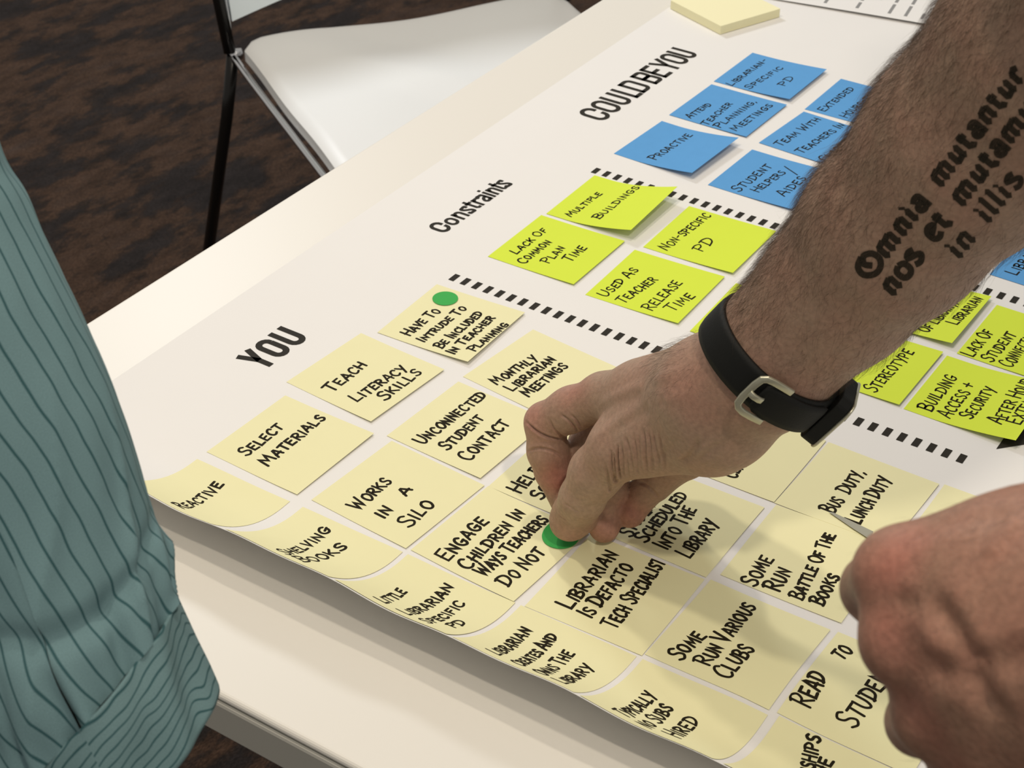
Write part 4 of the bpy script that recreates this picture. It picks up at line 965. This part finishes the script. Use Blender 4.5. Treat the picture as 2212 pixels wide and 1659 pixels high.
# stations: centre u, v, half width in the picture, direction to the right-hand outline
STA = [(-420, -300, 320, .93, -.36), (-350, 80, 312, .93, -.36), (-285, 420, 302, .92, -.38), (-201, 565, 298, .92, -.40), (-50, 868, 286, .92, -.40), (27, 1021, 275, .90, -.44), (108, 1244, 268, .86, -.51), (153, 1392, 280, .78, -.62), (198, 1494, 276, .68, -.73)]
CST = [(198, 1494, 278, .68, -.73), (228, 1556, 276, .66, -.75), (259, 1622, 270, .65, -.76), (297, 1690, 262, .65, -.76)]
def cloth(name, sta, fold, matl, parent, nu=150, nv=190, hem=True, extra=0.0, twist=0.0):
    A_ = catmull(sta, 8)
    P3 = [Q(a[0], a[1], SD) for a in A_]; R3 = [px(a[2], SD) for a in A_]
    N2 = [(CR[0] * a[3] + CR[1] * a[4]) / math.hypot(a[3], a[4]) for a in A_]
    seg = [0]
    for a, b in zip(P3, P3[1:]): seg.append(seg[-1] + np.linalg.norm(b - a))
    vs = []; uv = []; L_ = seg[-1]
    def frame(s):
        k = min(max(np.searchsorted(seg, s) - 1, 0), len(P3) - 2); t = (s - seg[k]) / (seg[k + 1] - seg[k])
        n2 = N2[k] * (1 - t) + N2[k + 1] * t; n2 = n2 / np.linalg.norm(n2); tg = np.cross(n2, VZ)
        if tg @ (P3[k + 1] - P3[k]) < 0: tg = -tg
        n1 = -VZ + tg * .22; n1 /= np.linalg.norm(n1)
        return P3[k] * (1 - t) + P3[k + 1] * t, R3[k] * (1 - t) + R3[k + 1] * t, tg, n1, n2
    rows = [(L_ * j / nv, 0.0) for j in range(nv + 1)]
    if name == 'cuff': rows = [(.004, -.0060), (.0, -.0040), (-.0006, -.0010)] + rows
    if hem: rows += [(L_ + .0012, -.0010), (L_ + .0008, -.0030), (L_ - .004, -.0036), (L_ - .03, -.0036)]
    for (s, inset) in rows:
        c, r_, tg, n1, n2 = frame(min(max(s, 0), L_)); c = c + tg * (max(0, s - L_) + min(0, s))
        for i in range(nu + 1):
            a = 2 * math.pi * i / nu; q = r_ + inset + extra + fold(a, s, L_)
            vs.append(c + (n1 * math.cos(a) * .86 + n2 * math.sin(a)) * q); uv.append((a * .051 - twist * max(0, s - (L_ - .16)) ** 1.6, s))
    W = nu + 1; fs = [(j * W + i, j * W + i + 1, (j + 1) * W + i + 1, (j + 1) * W + i) for j in range(len(rows) - 1) for i in range(nu)]
    o = meshobj(name, vs, fs, matl, parent, True)
    ul = o.data.uv_layers.new(name='cloth'); idx = np.empty(len(o.data.loops), np.int32); o.data.loops.foreach_get('vertex_index', idx)
    ul.data.foreach_set('uv', np.array(uv)[idx].ravel())
    return o
def nz(a, b, c=0.0): return noise.noise(Vector((a, b, c)))
def fold_sleeve(a, s, L_):
    k = min(1, max(0, 1 - (L_ - s) / .07))                       # near the cuff the cloth bunches up
    x, y = math.cos(a), math.sin(a)
    f_ = .0030 * nz(x * 1.6 + s * 6, y * 1.6, s * 11) + .0014 * nz(x * 4 - s * 12, y * 4, s * 26)
    f_ += k * (.0050 * nz(x * 4 + 3, y * 4, s * 14) + .0030 * math.sin(a * 11 + 6 * nz(x * 2, y * 2, s * 18)) * (.4 + .6 * k))
    f_ += -.0035 * math.exp(-((s - (L_ - .042) - .012 * math.sin(a * 2 + .6)) / .006) ** 2) * max(0, math.sin(a * 1.0 + 1.2)) * 1.3
    k2 = min(1, max(0, 1 - (L_ - s) / .13))
    r_ = 1 - abs(nz(a * 1.3 + s * 9, s * 5 - a * .5, 2.2)) * 3.2; f_ += k2 * (.0050 * max(0, r_) ** 2 - .0012)
    return f_ - .0010 * k ** 6
def fold_cuff(a, s, L_):
    x, y = math.cos(a), math.sin(a)
    return .0022 * nz(x * 2.2, y * 2.2, s * 30) + .0016 * math.sin(a * 7 + s * 70 + 3 * nz(x, y, 4)) - .0010
person3 = empty('person', tuple(Q(272, 1668, SD))); tag(person3, 'person in a teal pinstriped shirt, only the hanging sleeve and cuff in view', 'person')
HB = [(.01, chain([J(-235, 450, SD, 190), J(-30, 900, SD, 175), J(130, 1330, SD, 150), J(215, 1560, SD, 122), J(258, 1720, SD, 108), J(270, 1960, SD, 120)], .01)
       + [(Q(285, 1790, SD), Q(300, 1900, SD - .02), px(110, SD), px(100, SD), None, .01)]),
      (.006, chain([J(240, 1940, SD - .02, 60), J(200, 2080, SD - .015, 50), J(190, 2190, SD, 44)], .005)), (.006, chain([J(285, 1960, SD, 60), J(262, 2110, SD, 52), J(255, 2240, SD + .01, 44)], .005)),
      (.006, chain([J(330, 1950, SD + .015, 58), J(325, 2090, SD + .02, 50), J(310, 2210, SD + .03, 42)], .005)), (.006, chain([J(370, 1920, SD + .03, 52), J(375, 2040, SD + .035, 44), J(365, 2140, SD + .045, 38)], .005)),
      (.008, chain([J(200, 1800, SD - .02, 70), J(120, 1930, SD - .03, 52), J(100, 2030, SD - .025, 46)], .006))]
V, F = skin_surface(HB, .0025)
arm3 = refine('forearm', V, F, 3, 0); arm3.data.materials.append(M_skin); blush(arm3, [(Q(300, 1900, SD), .03, .3)])
arm3.parent = person3; arm3.matrix_parent_inverse = Matrix.Translation(-Vector(person3.location))
cloth('sleeve', STA, fold_sleeve, M_sleeve, person3, 170, 260, hem=False, twist=.5)
cloth('cuff', CST, fold_cuff, M_cuff, person3, 150, 60, hem=True, extra=.0012)
